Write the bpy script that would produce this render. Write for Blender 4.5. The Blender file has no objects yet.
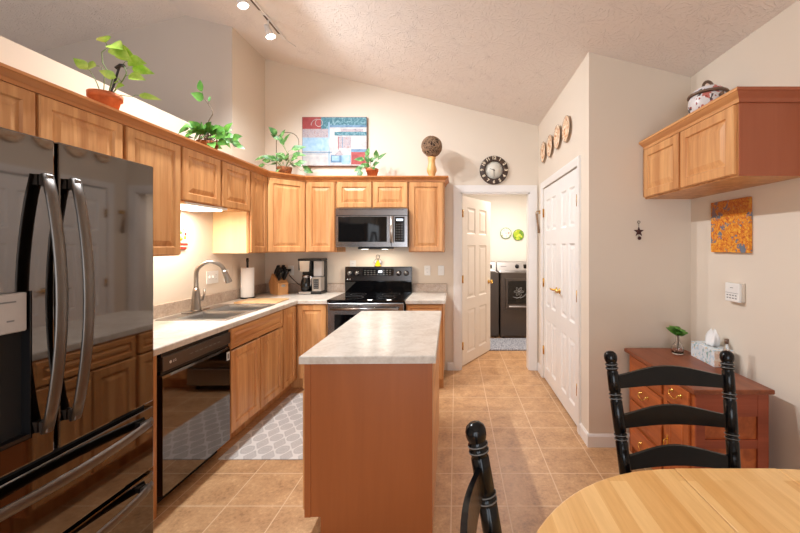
import bpy, bmesh, math, random
from mathutils import Matrix, Vector, Euler

PI = math.pi
SC = bpy.context.scene
COL = SC.collection
RND = random.Random(7)

# ------------------------------------------------------------------ camera
EYE = 1.451
cam_d = bpy.data.cameras.new('camera')
cam_d.sensor_width = 36.0
cam_d.lens = 365.0 / 800.0 * 36.0
cam_d.shift_x = -0.07
cam_d.shift_y = -0.0256
cam_d.clip_start = 0.05
cam = bpy.data.objects.new('camera', cam_d)
cam.location = (0, 0, EYE)
cam.rotation_euler = (PI / 2, 0, 0)
COL.objects.link(cam)
SC.camera = cam

# ------------------------------------------------------------------ world, exposure, daylight, added fill
W = bpy.data.worlds.new('world')
SC.world = W
W.use_nodes = True
W.node_tree.nodes['Background'].inputs[0].default_value = (0.75, 0.85, 1.0, 1)
W.node_tree.nodes['Background'].inputs[1].default_value = 0.6
SC.view_settings.view_transform = 'Standard'
SC.view_settings.look = 'None'
SC.view_settings.gamma = 1.0
SC.view_settings.use_curve_mapping = False
SC.view_settings.exposure = 0.5


def area_light(name, loc, rot, sx, sy, power, color):
    d = bpy.data.lights.new(name, 'AREA')
    d.shape = 'RECTANGLE'
    d.size = sx
    d.size_y = sy
    d.energy = power
    d.color = color
    o = bpy.data.objects.new(name, d)
    o.location = loc
    o.rotation_euler = rot
    COL.objects.link(o)
    return o


FILL_COL = (0.86, 0.93, 1.0)
area_light('fill_behind_camera', (-0.3, -2.52, 1.15), (PI / 2, 0, 0), 2.3, 2.0, 52, FILL_COL)  # unseen fill light added behind the camera for ambient brightness
area_light('daylight_great_room_window', (-5.9, 0.3, 1.5), (0, -PI / 2, 0), 1.8, 2.4, 44, (0.80, 0.88, 1.0))

# lamp powers
TRACK_W = 78
TRACK_COL = (0.90, 0.95, 1.0)
UNDER_W = 7.5
LAUNDRY_W = 27


# ------------------------------------------------------------------ materials
def lin(c):
    c = c / 255.0
    return c / 12.92 if c <= 0.04045 else ((c + 0.055) / 1.055) ** 2.4


def rgb(r, g, b):
    return (lin(r), lin(g), lin(b), 1.0)


class NT:
    def __init__(self, name):
        self.m = bpy.data.materials.new(name)
        self.m.use_nodes = True
        self.t = self.m.node_tree
        self.b = self.t.nodes['Principled BSDF']

    def n(self, kind, **kw):
        nd = self.t.nodes.new(kind)
        for k, v in kw.items():
            setattr(nd, k, v)
        return nd

    def l(self, a, b):
        self.t.links.new(a, b)

    def math(self, op, a, b=None, c=None):
        nd = self.n('ShaderNodeMath', operation=op)
        for i, v in enumerate((a, b, c)):
            if v is None:
                continue
            if isinstance(v, (int, float)):
                nd.inputs[i].default_value = v
            else:
                self.l(v, nd.inputs[i])
        return nd.outputs[0]

    def mix(self, fac, a, b, blend='MIX'):
        nd = self.n('ShaderNodeMix', data_type='RGBA', blend_type=blend)
        for i, v in ((0, fac), (6, a), (7, b)):
            if isinstance(v, (int, float)):
                nd.inputs[i].default_value = v
            elif isinstance(v, tuple):
                nd.inputs[i].default_value = v
            else:
                self.l(v, nd.inputs[i])
        return nd.outputs[2]

    def coord(self, scale=(1, 1, 1), loc=(0, 0, 0), rand=False, out='Object'):
        tc = self.n('ShaderNodeTexCoord')
        mp = self.n('ShaderNodeMapping')
        mp.inputs['Scale'].default_value = scale
        mp.inputs['Location'].default_value = loc
        self.l(tc.outputs[out], mp.inputs[0])
        v = mp.outputs[0]
        if rand:
            oi = self.n('ShaderNodeObjectInfo')
            ad = self.n('ShaderNodeVectorMath', operation='MULTIPLY_ADD')
            self.l(oi.outputs['Random'], ad.inputs[0])
            ad.inputs[1].default_value = (37, 53, 71)
            self.l(v, ad.inputs[2])
            v = ad.outputs[0]
        return v

    def noise(self, v, scale=1.0, detail=4, rough=0.55, dist=0.0):
        nd = self.n('ShaderNodeTexNoise')
        nd.inputs['Scale'].default_value = scale
        nd.inputs['Detail'].default_value = detail
        nd.inputs['Roughness'].default_value = rough
        nd.inputs['Distortion'].default_value = dist
        self.l(v, nd.inputs['Vector'])
        return nd.outputs[0]

    def ramp(self, fac, stops, interp='LINEAR'):
        nd = self.n('ShaderNodeValToRGB')
        cr = nd.color_ramp
        cr.interpolation = interp
        while len(cr.elements) < len(stops):
            cr.elements.new(0.5)
        for e, (p, c) in zip(cr.elements, stops):
            e.position = p
            e.color = c
        self.l(fac, nd.inputs[0])
        return nd.outputs[0]

    def bump(self, h, strength=0.2, dist=0.01):
        nd = self.n('ShaderNodeBump')
        nd.inputs['Strength'].default_value = strength
        nd.inputs['Distance'].default_value = dist
        self.l(h, nd.inputs['Height'])
        self.l(nd.outputs[0], self.b.inputs['Normal'])

    def set(self, color=None, rough=None, metal=None, spec=None, coat=None):
        for key, v in (('Base Color', color), ('Roughness', rough), ('Metallic', metal), ('Specular IOR Level', spec), ('Coat Weight', coat)):
            if v is None:
                continue
            if isinstance(v, (int, float, tuple)):
                self.b.inputs[key].default_value = v
            else:
                self.l(v, self.b.inputs[key])
        return self.m


def plain(name, c, rough=0.5, metal=0.0, var=0.06, scale=8.0, spec=0.5, coat=0.0):
    """a paint, plastic or metal with a faint mottle"""
    k = NT(name)
    f = k.noise(k.coord(), scale, 3)
    lo = tuple(x * (1 - var) for x in c[:3]) + (1,)
    hi = tuple(min(1, x * (1 + var)) for x in c[:3]) + (1,)
    return k.set(k.ramp(f, [(0.3, lo), (0.7, hi)]), rough, metal, spec, coat)


def wood(name, dark, light, axis=2, rough=0.38, fine=26.0, long=1.6, spec=0.4, coat=0.0, contrast=1.0):
    k = NT(name)
    s = [fine, fine, fine]
    s[axis] = long
    v = k.coord(tuple(s), rand=True)
    f1 = k.noise(v, 0.42, 5, 0.6, 0.9)
    f2 = k.noise(v, 2.3, 3, 0.6, 0.2)
    f = k.math('ADD', k.math('MULTIPLY', f1, 0.75), k.math('MULTIPLY', f2, 0.25))
    w = 0.17 / contrast
    c = k.ramp(f, [(0.5 - w, dark), (0.5 + w, light)])
    oi = k.n('ShaderNodeObjectInfo')
    g = k.math('MULTIPLY_ADD', oi.outputs['Random'], 0.16, 0.92)
    cc = k.n('ShaderNodeCombineColor')
    for i in range(3):
        k.l(g, cc.inputs[i])
    c = k.mix(1.0, c, cc.outputs[0], 'MULTIPLY')
    k.bump(f2, 0.04, 0.002)
    return k.set(c, rough, 0.0, spec, coat)


def emit(name, c, strength):
    k = NT(name)
    k.b.inputs['Base Color'].default_value = (0.8, 0.8, 0.8, 1)
    k.b.inputs['Emission Color'].default_value = c
    k.b.inputs['Emission Strength'].default_value = strength
    return k.m


def wall_paint(name, c, bump=0.06):
    k = NT(name)
    v = k.coord()
    f = k.noise(v, 1.3, 3)
    lo = tuple(x * 0.975 for x in c[:3]) + (1,)
    k.bump(k.noise(v, 110, 3), bump, 0.003)
    return k.set(k.ramp(f, [(0.3, lo), (0.7, c)]), 0.75, 0, 0.25)


M = {}
M['wall'] = wall_paint('cream_wall_paint', rgb(228, 214, 197))
M['wall_laundry'] = wall_paint('pale_cream_paint', rgb(240, 234, 224))
M['wall_gable'] = wall_paint('shaded_wall_paint', rgb(212, 200, 188))  # wall colour greyed to hold the shade in the room beyond
M['trim'] = plain('white_trim_paint', rgb(238, 233, 228), 0.35, var=0.01)
M['door'] = plain('white_door_paint', rgb(240, 237, 233), 0.35, var=0.01)
M['door_cream'] = plain('cream_white_door_paint', rgb(236, 224, 210), 0.4, var=0.01)

M['wood'] = wood('honey_maple', rgb(186, 122, 70), rgb(228, 172, 114), contrast=1.15)
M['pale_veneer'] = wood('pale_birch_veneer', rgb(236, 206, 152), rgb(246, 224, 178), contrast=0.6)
M['wood_h'] = wood('honey_maple_across', rgb(186, 122, 70), rgb(226, 168, 110), axis=0)
M['wood_y'] = wood('honey_maple_crown', rgb(176, 106, 54), rgb(206, 138, 78), axis=1)
M['veneer'] = wood('shaded_red_brown_veneer', rgb(150, 82, 40), rgb(166, 94, 48), rough=0.33, contrast=0.6)  # veneer tone darkened, shade of the island end is in the colour
M['veneer_cherry_shaded'] = wood('shaded_cherry_veneer', rgb(152, 82, 54), rgb(168, 96, 66), rough=0.4, contrast=0.6)  # reddish veneer, also darkened for the shaded cabinet end
M['dresser'] = wood('red_oak_stain_lit', rgb(150, 74, 36), rgb(192, 104, 52), axis=0, rough=0.35, contrast=1.2)  # dresser front, lamplight painted in as a brighter stain
M['dresser_top_shaded'] = wood('red_oak_stain_top_shaded', rgb(120, 60, 34), rgb(154, 84, 50), axis=0, rough=0.35, contrast=1.2)  # same wood as the front, top darkened by painted shade
M['dresser_side_shaded'] = wood('red_oak_stain_side_shaded', rgb(134, 62, 38), rgb(164, 82, 54), axis=1, rough=0.4, contrast=1.2)  # same wood again, shade on the end put into the colour
M['pale_wood'] = wood('pale_turned_wood', rgb(206, 150, 88), rgb(226, 174, 112))
M['board'] = wood('cutting_board_wood', rgb(204, 160, 110), rgb(226, 188, 140), axis=1)
M['block'] = wood('knife_block_wood', rgb(196, 138, 84), rgb(222, 168, 112))


def floor_tiles():
    k = NT('brown_ceramic_floor_tile')
    tc = k.n('ShaderNodeTexCoord')
    mp = k.n('ShaderNodeMapping')
    mp.inputs['Location'].default_value = (0.026 + 0.314 * 40, -2.037 + 0.2925 * 40, 0)
    k.l(tc.outputs['Object'], mp.inputs[0])
    br = k.n('ShaderNodeTexBrick')
    br.offset = 0.0
    br.squash = 1.0
    br.inputs['Color1'].default_value = rgb(190, 144, 100)
    br.inputs['Color2'].default_value = rgb(200, 156, 112)
    br.inputs['Mortar'].default_value = rgb(214, 180, 142)
    br.inputs['Scale'].default_value = 1.0
    br.inputs['Mortar Size'].default_value = 0.0035
    br.inputs['Mortar Smooth'].default_value = 0.2
    br.inputs['Brick Width'].default_value = 0.314
    br.inputs['Row Height'].default_value = 0.2925
    k.l(mp.outputs[0], br.inputs['Vector'])
    v = tc.outputs['Object']
    n1 = k.noise(v, 7, 6, 0.65, 0.4)
    n2 = k.noise(v, 46, 5, 0.75)
    mot = k.ramp(k.math('ADD', k.math('MULTIPLY', n1, 0.5), k.math('MULTIPLY', n2, 0.5)),
                 [(0.36, rgb(136, 96, 64)), (0.46, rgb(180, 136, 94)), (0.56, rgb(200, 156, 112)), (0.66, rgb(224, 186, 142))])
    tile = k.mix(0.78, br.outputs['Color'], mot)
    col = k.mix(br.outputs['Fac'], tile, rgb(216, 182, 146))
    h = k.math('ADD', k.math('MULTIPLY', br.outputs['Fac'], -0.6), k.math('MULTIPLY', n2, 0.25))
    k.bump(h, 0.25, 0.004)
    return k.set(col, 0.42, 0, 0.4)


def stomp_ceiling():
    k = NT('stomped_ceiling_plaster')
    v = k.coord()
    vo = k.n('ShaderNodeTexVoronoi', voronoi_dimensions='2D')
    vo.inputs['Scale'].default_value = 5.6
    vo.inputs['Randomness'].default_value = 0.9
    k.l(v, vo.inputs['Vector'])
    # radial strokes around every brush print
    ps = k.n('ShaderNodeVectorMath', operation='SUBTRACT')
    k.l(v, ps.inputs[0])
    k.l(vo.outputs['Position'], ps.inputs[1])
    sx = k.n('ShaderNodeSeparateXYZ')
    k.l(ps.outputs[0], sx.inputs[0])
    ang = k.math('ARCTAN2', sx.outputs[1], sx.outputs[0])
    nz = k.noise(v, 30, 3, 0.6)
    wav = k.math('SINE', k.math('ADD', k.math('MULTIPLY', ang, 15.0), k.math('MULTIPLY', nz, 12.0)))
    wav = k.math('POWER', k.math('MAXIMUM', wav, 0.0), 2.0)
    brk = k.math('GREATER_THAN', k.noise(v, 42, 2), 0.48)
    fade = k.math('SUBTRACT', 1.0, k.math('MULTIPLY', vo.outputs['Distance'], 0.7))
    h = k.math('ADD', k.math('MULTIPLY', k.math('MULTIPLY', wav, brk), fade), k.math('MULTIPLY', k.noise(v, 90, 3), 0.3))
    k.bump(h, 0.62, 0.006)
    return k.set(rgb(238, 229, 222), 0.9, 0, 0.15)


def laminate():
    k = NT('beige_stone_laminate')
    v = k.coord()
    n1 = k.noise(v, 9, 6, 0.65, 1.0)
    n2 = k.noise(v, 60, 3, 0.6)
    f = k.math('ADD', k.math('MULTIPLY', n1, 0.7), k.math('MULTIPLY', n2, 0.3))
    c = k.ramp(f, [(0.34, rgb(190, 176, 162)), (0.5, rgb(208, 198, 186)), (0.66, rgb(220, 212, 202))])
    return k.set(c, 0.3, 0, 0.45)


def laminate_edge():
    k = NT('beige_stone_laminate_splash')
    v = k.coord()
    n1 = k.noise(v, 9, 6, 0.65, 1.0)
    n2 = k.noise(v, 60, 3, 0.6)
    f = k.math('ADD', k.math('MULTIPLY', n1, 0.6), k.math('MULTIPLY', n2, 0.4))
    c = k.ramp(f, [(0.34, rgb(160, 138, 122)), (0.5, rgb(184, 164, 148)), (0.66, rgb(204, 188, 172))])
    return k.set(c, 0.35, 0, 0.45)


def trellis_rug():
    k = NT('grey_trellis_weave')
    tc = k.n('ShaderNodeTexCoord')
    sp = k.n('ShaderNodeSeparateXYZ')
    k.l(tc.outputs['Object'], sp.inputs[0])
    u = k.math('MULTIPLY', sp.outputs[0], 2 * PI / 0.125)
    w = k.math('MULTIPLY', sp.outputs[1], 2 * PI / 0.165)
    a = k.math('ADD', k.math('COSINE', u), k.math('COSINE', w))
    a = k.math('ADD', a, k.math('MULTIPLY', k.math('COSINE', k.math('MULTIPLY', u, 2.0)), 0.25))
    line = k.math('LESS_THAN', k.math('ABSOLUTE', a), 0.33)
    line2 = k.math('LESS_THAN', k.math('ABSOLUTE', k.math('SUBTRACT', k.math('ABSOLUTE', a), 1.25)), 0.1)
    nz = k.noise(tc.outputs['Object'], 240, 2)
    base = k.ramp(nz, [(0.3, rgb(178, 170, 164)), (0.7, rgb(198, 190, 184))])
    col = k.mix(line, base, rgb(216, 209, 202))
    col = k.mix(k.math('MULTIPLY', line2, 0.45), col, rgb(206, 198, 190))
    k.bump(nz, 0.3, 0.003)
    return k.set(col, 0.95, 0, 0.1)


def block_top():
    """butcher block strips running away from the viewer"""
    k = NT('oak_butcher_block')
    tc = k.n('ShaderNodeTexCoord')
    mp = k.n('ShaderNodeMapping')
    mp.inputs['Rotation'].default_value = (0, 0, PI / 2)
    mp.inputs['Location'].default_value = (10.0, 10.013, 0)
    k.l(tc.outputs['Object'], mp.inputs[0])
    br = k.n('ShaderNodeTexBrick')
    br.offset = 0.37
    br.offset_frequency = 2
    br.inputs['Color1'].default_value = rgb(218, 158, 88)
    br.inputs['Color2'].default_value = rgb(246, 202, 138)
    br.inputs['Mortar'].default_value = rgb(210, 156, 96)
    br.inputs['Scale'].default_value = 1.0
    br.inputs['Mortar Size'].default_value = 0.0004
    br.inputs['Brick Width'].default_value = 0.43
    br.inputs['Row Height'].default_value = 0.052
    k.l(mp.outputs[0], br.inputs['Vector'])
    mp2 = k.n('ShaderNodeMapping')
    mp2.inputs['Scale'].default_value = (60, 4, 60)
    k.l(tc.outputs['Object'], mp2.inputs[0])
    g = k.noise(mp2.outputs[0], 1.0, 5, 0.65, 0.6)
    grain = k.ramp(g, [(0.3, rgb(206, 150, 84)), (0.7, rgb(246, 202, 134))])
    return k.set(k.mix(0.38, br.outputs['Color'], grain), 0.3, 0, 0.45)


def speckle(name, stops, scale, rough=0.5, metal=0.0, detail=4, dist=0.0, interp='LINEAR', bump=0.0):
    k = NT(name)
    f = k.noise(k.coord(), scale, detail, 0.6, dist)
    if bump:
        k.bump(f, bump, 0.01)
    return k.set(k.ramp(f, stops, interp), rough, metal)


def patches(name, base, spots, scale, rough=0.3):
    """glazed ware with coloured motifs"""
    k = NT(name)
    v = k.coord()
    c = base
    for i, (col, th) in enumerate(spots):
        mp = k.n('ShaderNodeMapping')
        mp.inputs['Location'].default_value = (i * 3.7, i * 1.9, i * 5.1)
        k.l(v, mp.inputs[0])
        f = k.math('GREATER_THAN', k.noise(mp.outputs[0], scale, 2, 0.5), th)
        c = k.mix(f, c, col)
    return k.set(c, rough)


def glass(name, c=(1, 1, 1, 1), rough=0.02):
    k = NT(name)
    k.b.inputs['Transmission Weight'].default_value = 1.0
    k.b.inputs['IOR'].default_value = 1.45
    return k.set(c, rough)


M['floor'] = floor_tiles()
M['ceiling'] = stomp_ceiling()
M['ceiling_far'] = wall_paint('white_ceiling_paint', rgb(206, 202, 202), 0.5)
M['laminate'] = laminate()
M['splash'] = laminate_edge()
M['rug'] = trellis_rug()
M['tabletop'] = block_top()
M['shag'] = speckle('grey_shag', [(0.35, rgb(96, 100, 112)), (0.65, rgb(196, 198, 206))], 55, 0.95, bump=0.8)
M['blk_steel'] = plain('black_stainless_steel', rgb(112, 106, 102), 0.045, 1.0, 0.04, 3)
M['blk_handle'] = plain('brushed_dark_steel', rgb(112, 106, 101), 0.4, 1.0, 0.05)
M['blk'] = plain('black_plastic', rgb(20, 19, 20), 0.35)
M['blk_gloss'] = plain('black_glass', rgb(9, 9, 11), 0.06)
M['gasket'] = plain('dark_gasket', rgb(14, 12, 12), 0.7)
M['steel'] = plain('brushed_stainless_steel', rgb(158, 154, 153), 0.24, 1.0, 0.05)
M['steel_sink'] = plain('satin_sink_steel', rgb(206, 204, 202), 0.28, 1.0, 0.04)
M['nickel'] = plain('brushed_nickel', rgb(160, 152, 144), 0.34, 1.0, 0.03)
M['grey_panel'] = plain('pale_grey_panel', rgb(178, 170, 164), 0.3)
M['brass'] = plain('brass', rgb(214, 170, 88), 0.25, 1.0)
M['chair'] = plain('black_lacquer', rgb(9, 9, 11), 0.2, 0, 0.1, spec=0.3)
M['chair_line'] = plain('worn_pale_ring', rgb(118, 116, 114), 0.4)
M['burner'] = plain('burner_print', rgb(52, 50, 50), 0.3, var=0.01)
M['range_panel'] = plain('dark_range_steel', rgb(84, 80, 78), 0.22, 1.0, 0.04, 3)
M['knob'] = plain('knob_steel', rgb(120, 116, 114), 0.25, 1.0, 0.04)
M['white'] = plain('white_plastic', rgb(236, 233, 228), 0.35, var=0.02)
M['ivory'] = plain('ivory_plastic', rgb(226, 212, 194), 0.4, var=0.02)
M['paper'] = plain('white_paper', rgb(240, 238, 236), 0.9, var=0.02)
M['mark_white'] = plain('white_print', rgb(220, 218, 214), 0.5, var=0.01)
M['mark_grey'] = plain('grey_print', rgb(120, 118, 116), 0.5, var=0.01)
M['terracotta'] = speckle('terracotta', [(0.35, rgb(182, 92, 50)), (0.65, rgb(212, 122, 74))], 14, 0.8)
M['wicker'] = speckle('brown_wicker', [(0.35, rgb(92, 50, 24)), (0.65, rgb(160, 92, 46))], 60, 0.8, bump=0.6)
M['soil'] = speckle('potting_soil', [(0.35, rgb(40, 28, 20)), (0.65, rgb(74, 54, 40))], 70, 0.95)
M['leaf'] = speckle('green_leaf', [(0.35, rgb(48, 98, 30)), (0.65, rgb(98, 148, 56))], 18, 0.45)
M['leaf_lime'] = speckle('lime_leaf', [(0.35, rgb(140, 184, 50)), (0.65, rgb(200, 224, 104))], 18, 0.45)
M['leaf_dark'] = speckle('variegated_leaf', [(0.4, rgb(52, 98, 40)), (0.56, rgb(96, 142, 70)), (0.72, rgb(176, 200, 150))], 24, 0.45)
M['stem'] = plain('plant_stem', rgb(120, 140, 78), 0.6)
M['bark'] = plain('brown_stem', rgb(96, 78, 60), 0.8)
M['twig'] = plain('brown_twig', rgb(158, 126, 98), 0.8, var=0.3, scale=30)
M['twig_pale'] = plain('dark_twig_core', rgb(66, 46, 36), 0.9, var=0.4, scale=40)
M['rust'] = plain('dark_red_iron', rgb(66, 26, 24), 0.6)
M['iron'] = plain('dark_iron', rgb(40, 34, 32), 0.55)
M['clock_rim'] = speckle('aged_bronze', [(0.35, rgb(44, 30, 24)), (0.65, rgb(84, 62, 48))], 40, 0.5)
M['clock_face'] = plain('pale_clock_face', rgb(226, 220, 206), 0.5, var=0.03)
M['cream_print'] = plain('cream_numerals', rgb(222, 206, 180), 0.6)
M['glass'] = glass('clear_glass')
M['glass_dark'] = plain('smoked_glass', rgb(16, 15, 15), 0.05)
M['plate_floral'] = patches('tan_floral_plate', rgb(232, 200, 166), [(rgb(214, 158, 108), 0.55), (rgb(198, 130, 88), 0.61), (rgb(244, 224, 200), 0.58)], 34)
M['tureen'] = patches('floral_glaze', rgb(232, 226, 226), [(rgb(206, 120, 110), 0.56), (rgb(150, 54, 48), 0.61), (rgb(70, 62, 66), 0.63)], 22)
M['tureen_rim'] = plain('brown_glaze', rgb(112, 88, 70), 0.3)
M['tissue_box'] = patches('pale_floral_card', rgb(226, 230, 232), [(rgb(196, 214, 224), 0.55), (rgb(150, 182, 180), 0.64), (rgb(214, 196, 160), 0.65)], 40, 0.6)
M['card_peach'] = patches('peach_floral_card', rgb(232, 204, 180), [(rgb(214, 150, 112), 0.57), (rgb(240, 226, 210), 0.58)], 45, 0.6)
M['plaque'] = plain('cream_plaque', rgb(236, 226, 204), 0.6)
M['red'] = plain('red_paint', rgb(188, 46, 38), 0.5)
M['yellow'] = plain('yellow_paint', rgb(226, 176, 54), 0.4)
M['yellow_glass'] = plain('yellow_stained_glass', rgb(240, 196, 30), 0.2)
M['green_paint'] = plain('green_paint', rgb(96, 150, 70), 0.5)
M['lamp_white'] = plain('white_lamp_enamel', rgb(236, 232, 228), 0.35)
M['rail_brown'] = plain('brown_track_slot', rgb(92, 72, 58), 0.5)
M['bulb'] = emit('lit_bulb', (1.0, 0.93, 0.82, 1), 14.0)
M['tube_lit'] = emit('lit_tube', (1.0, 0.93, 0.80, 1), 3.0)
M['display'] = emit('lit_display', (0.75, 0.85, 1.0, 1), 1.6)
M['washer'] = plain('charcoal_appliance', rgb(80, 71, 65), 0.28, 0.4, 0.03)
M['washer_top'] = plain('silver_console', rgb(176, 172, 170), 0.3, 0.6, 0.03)
M['plate_green'] = patches('lime_plate_glaze', rgb(178, 202, 52), [(rgb(228, 222, 84), 0.55), (rgb(108, 152, 46), 0.6)], 20)
M['plate_white'] = patches('white_fruit_plate', rgb(232, 232, 222), [(rgb(206, 92, 64), 0.64), (rgb(150, 176, 96), 0.64)], 26)
# paint colours of the canvas over the cabinets
M['p_teal'] = speckle('teal_paint', [(0.3, rgb(30, 84, 100)), (0.5, rgb(66, 120, 134)), (0.7, rgb(136, 170, 178))], 16, 0.6, dist=2)
M['p_red'] = speckle('brick_red_paint', [(0.3, rgb(142, 44, 46)), (0.7, rgb(176, 76, 72))], 18, 0.6)
M['p_blue'] = speckle('pale_blue_paint', [(0.3, rgb(120, 160, 192)), (0.7, rgb(172, 198, 214))], 12, 0.6)
M['p_white'] = speckle('off_white_paint', [(0.3, rgb(170, 168, 172)), (0.7, rgb(208, 202, 196))], 14, 0.6)
M['p_mauve'] = speckle('mauve_grey_paint', [(0.3, rgb(112, 104, 118)), (0.5, rgb(176, 166, 170)), (0.7, rgb(158, 124, 122))], 26, 0.6, dist=2)
M['p_slate'] = speckle('slate_blue_paint', [(0.3, rgb(66, 100, 132)), (0.7, rgb(116, 150, 178))], 20, 0.6)
M['canvas_edge'] = plain('brown_canvas_edge', rgb(104, 66, 52), 0.7)


def orange_canvas():
    k = NT('orange_abstract_paint')
    v = k.coord()
    a = k.noise(v, 58, 5, 0.8, 0.6)
    c = k.ramp(a, [(0.32, rgb(120, 54, 22)), (0.42, rgb(206, 96, 24)), (0.53, rgb(232, 150, 34)), (0.66, rgb(240, 194, 70))])
    b = k.noise(v, 13, 4, 0.7, 0.5)
    c = k.mix(k.math('GREATER_THAN', b, 0.575), c, rgb(110, 118, 132))
    sp = k.n('ShaderNodeSeparateXYZ')
    k.l(v, sp.inputs[0])
    top = k.math('GREATER_THAN', sp.outputs[2], 0.235)
    c = k.mix(k.math('MULTIPLY', top, 0.5), c, rgb(140, 70, 20))
    return k.set(c, 0.6)


M['orange_art'] = orange_canvas()


# ------------------------------------------------------------------ mesh builder
class MB:
    def __init__(self):
        self.bm = bmesh.new()
        self.M = Matrix.Identity(4)

    def _fin(self, verts, mi):
        vs = set(verts)
        for v in verts:
            v.co = self.M @ v.co
        if mi:
            for f in {f for v in verts for f in v.link_faces}:
                f.material_index = mi
        return vs

    def box(self, x0, x1, y0, y1, z0, z1, b=0.0, mi=0, seg=1):
        tmp = bmesh.new()
        r = bmesh.ops.create_cube(tmp, size=1.0)
        for v in r['verts']:
            v.co = Vector(((x0 + x1) / 2 + v.co.x * (x1 - x0), (y0 + y1) / 2 + v.co.y * (y1 - y0), (z0 + z1) / 2 + v.co.z * (z1 - z0)))
        if b > 0:
            bmesh.ops.bevel(tmp, geom=list(tmp.edges), offset=b, segments=seg, affect='EDGES', profile=0.5, clamp_overlap=True)
        self.merge(tmp, mi)
        return self

    def merge(self, tmp, mi=None):
        off = {}
        for v in tmp.verts:
            off[v] = self.bm.verts.new(self.M @ v.co)
        for f in tmp.faces:
            try:
                nf = self.bm.faces.new([off[v] for v in f.verts])
                nf.material_index = f.material_index if mi is None else mi
                nf.smooth = f.smooth
            except ValueError:
                pass
        tmp.free()

    def mesh(self, me, mat, mi=0):
        tmp = bmesh.new()
        tmp.from_mesh(me)
        old = self.M
        self.M = old @ mat
        self.merge(tmp, mi)
        self.M = old

    def text(self, body, size, mat, mi=0, depth=0.001, bold=0.0):
        cu = bpy.data.curves.new('lettering', 'FONT')
        cu.body = body
        cu.size = size
        cu.extrude = depth
        cu.offset = bold
        cu.align_x = 'CENTER'
        cu.align_y = 'CENTER'
        cu.resolution_u = 2
        ob = bpy.data.objects.new('lettering', cu)
        COL.objects.link(ob)
        dg = bpy.context.evaluated_depsgraph_get()
        me = bpy.data.meshes.new_from_object(ob.evaluated_get(dg))
        bpy.data.objects.remove(ob)
        self.mesh(me, mat, mi)
        bpy.data.meshes.remove(me)
        bpy.data.curves.remove(cu)

    def face(self, pts, mi=0):
        vs = [self.bm.verts.new(self.M @ Vector(p)) for p in pts]
        f = self.bm.faces.new(vs)
        f.material_index = mi
        return f

    def rings(self, loops, cap0=True, cap1=True, closed=True, mi=0, smooth=False):
        vv = [[self.bm.verts.new(self.M @ Vector(p)) for p in lp] for lp in loops]
        n = len(vv[0])
        for a, b in zip(vv[:-1], vv[1:]):
            for i in range(n if closed else n - 1):
                j = (i + 1) % n
                try:
                    f = self.bm.faces.new((a[i], a[j], b[j], b[i]))
                    f.material_index = mi
                    f.smooth = smooth
                except ValueError:
                    pass
        if cap0:
            f = self.bm.faces.new(list(reversed(vv[0])))
            f.material_index = mi
        if cap1:
            f = self.bm.faces.new(vv[-1])
            f.material_index = mi
        return self

    def prism(self, poly, z0, z1, b=0.0, mi=0, seg=2, axis='z'):
        """poly in the plane, pulled along the axis; b rounds the rim at the far end"""
        tmp = bmesh.new()

        def put(p, z):
            if axis == 'z':
                return Vector((p[0], p[1], z))
            if axis == 'y':
                return Vector((p[0], z, p[1]))
            return Vector((z, p[0], p[1]))
        lo = [tmp.verts.new(put(p, z0)) for p in poly]
        hi = [tmp.verts.new(put(p, z1)) for p in poly]
        tmp.faces.new(lo)
        top = tmp.faces.new(hi)
        n = len(poly)
        for i in range(n):
            j = (i + 1) % n
            tmp.faces.new((lo[i], lo[j], hi[j], hi[i]))
        bmesh.ops.recalc_face_normals(tmp, faces=list(tmp.faces))
        if b > 0:
            bmesh.ops.bevel(tmp, geom=list(top.edges), offset=b, segments=seg, affect='EDGES', profile=0.5, clamp_overlap=True)
        self.merge(tmp, mi)
        return self

    def tube(self, pts, r, n=8, cap=True, mi=0, flat=None, ref=None):
        """r: a number or one per point; flat: (a, b) cross-section scale"""
        P = [Vector(p) for p in pts]
        R = [r] * len(P) if isinstance(r, (int, float)) else list(r)
        loops = []
        prev = None
        for i, p in enumerate(P):
            if i == 0:
                t = P[1] - P[0]
            elif i == len(P) - 1:
                t = P[-1] - P[-2]
            else:
                t = (P[i + 1] - P[i]).normalized() + (P[i] - P[i - 1]).normalized()
            if t.length < 1e-9:
                t = Vector((0, 0, 1))
            t.normalize()
            if prev is None:
                up = Vector(ref) if ref else (Vector((0, 0, 1)) if abs(t.z) < 0.9 else Vector((0, 1, 0)))
                u = t.cross(up).normalized()
            else:
                u = prev - t * prev.dot(t)
                u.normalize()
            w = t.cross(u)
            prev = u
            a, b = flat if flat else (1, 1)
            loops.append([p + (u * math.cos(2 * PI * k / n) * a + w * math.sin(2 * PI * k / n) * b) * R[i] for k in range(n)])
        self.rings(loops, cap, cap, True, mi, smooth=n > 5)
        return self

    def lathe(self, prof, c=(0, 0, 0), n=24, mi=0, axis='z', cap=True):
        loops = []
        for r, h in prof:
            lp = []
            for k in range(n):
                a = 2 * PI * k / n
                x, y = max(r, 1e-5) * math.cos(a), max(r, 1e-5) * math.sin(a)
                if axis == 'z':
                    lp.append((c[0] + x, c[1] + y, c[2] + h))
                elif axis == 'y':
                    lp.append((c[0] + x, c[1] + h, c[2] + y))
                else:
                    lp.append((c[0] + h, c[1] + x, c[2] + y))
            loops.append(lp)
        self.rings(loops, cap, cap, True, mi, smooth=True)
        return self

    def cyl(self, p0, p1, r, n=16, mi=0, r1=None):
        return self.tube([p0, p1], [r, r if r1 is None else r1], n, True, mi)

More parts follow.
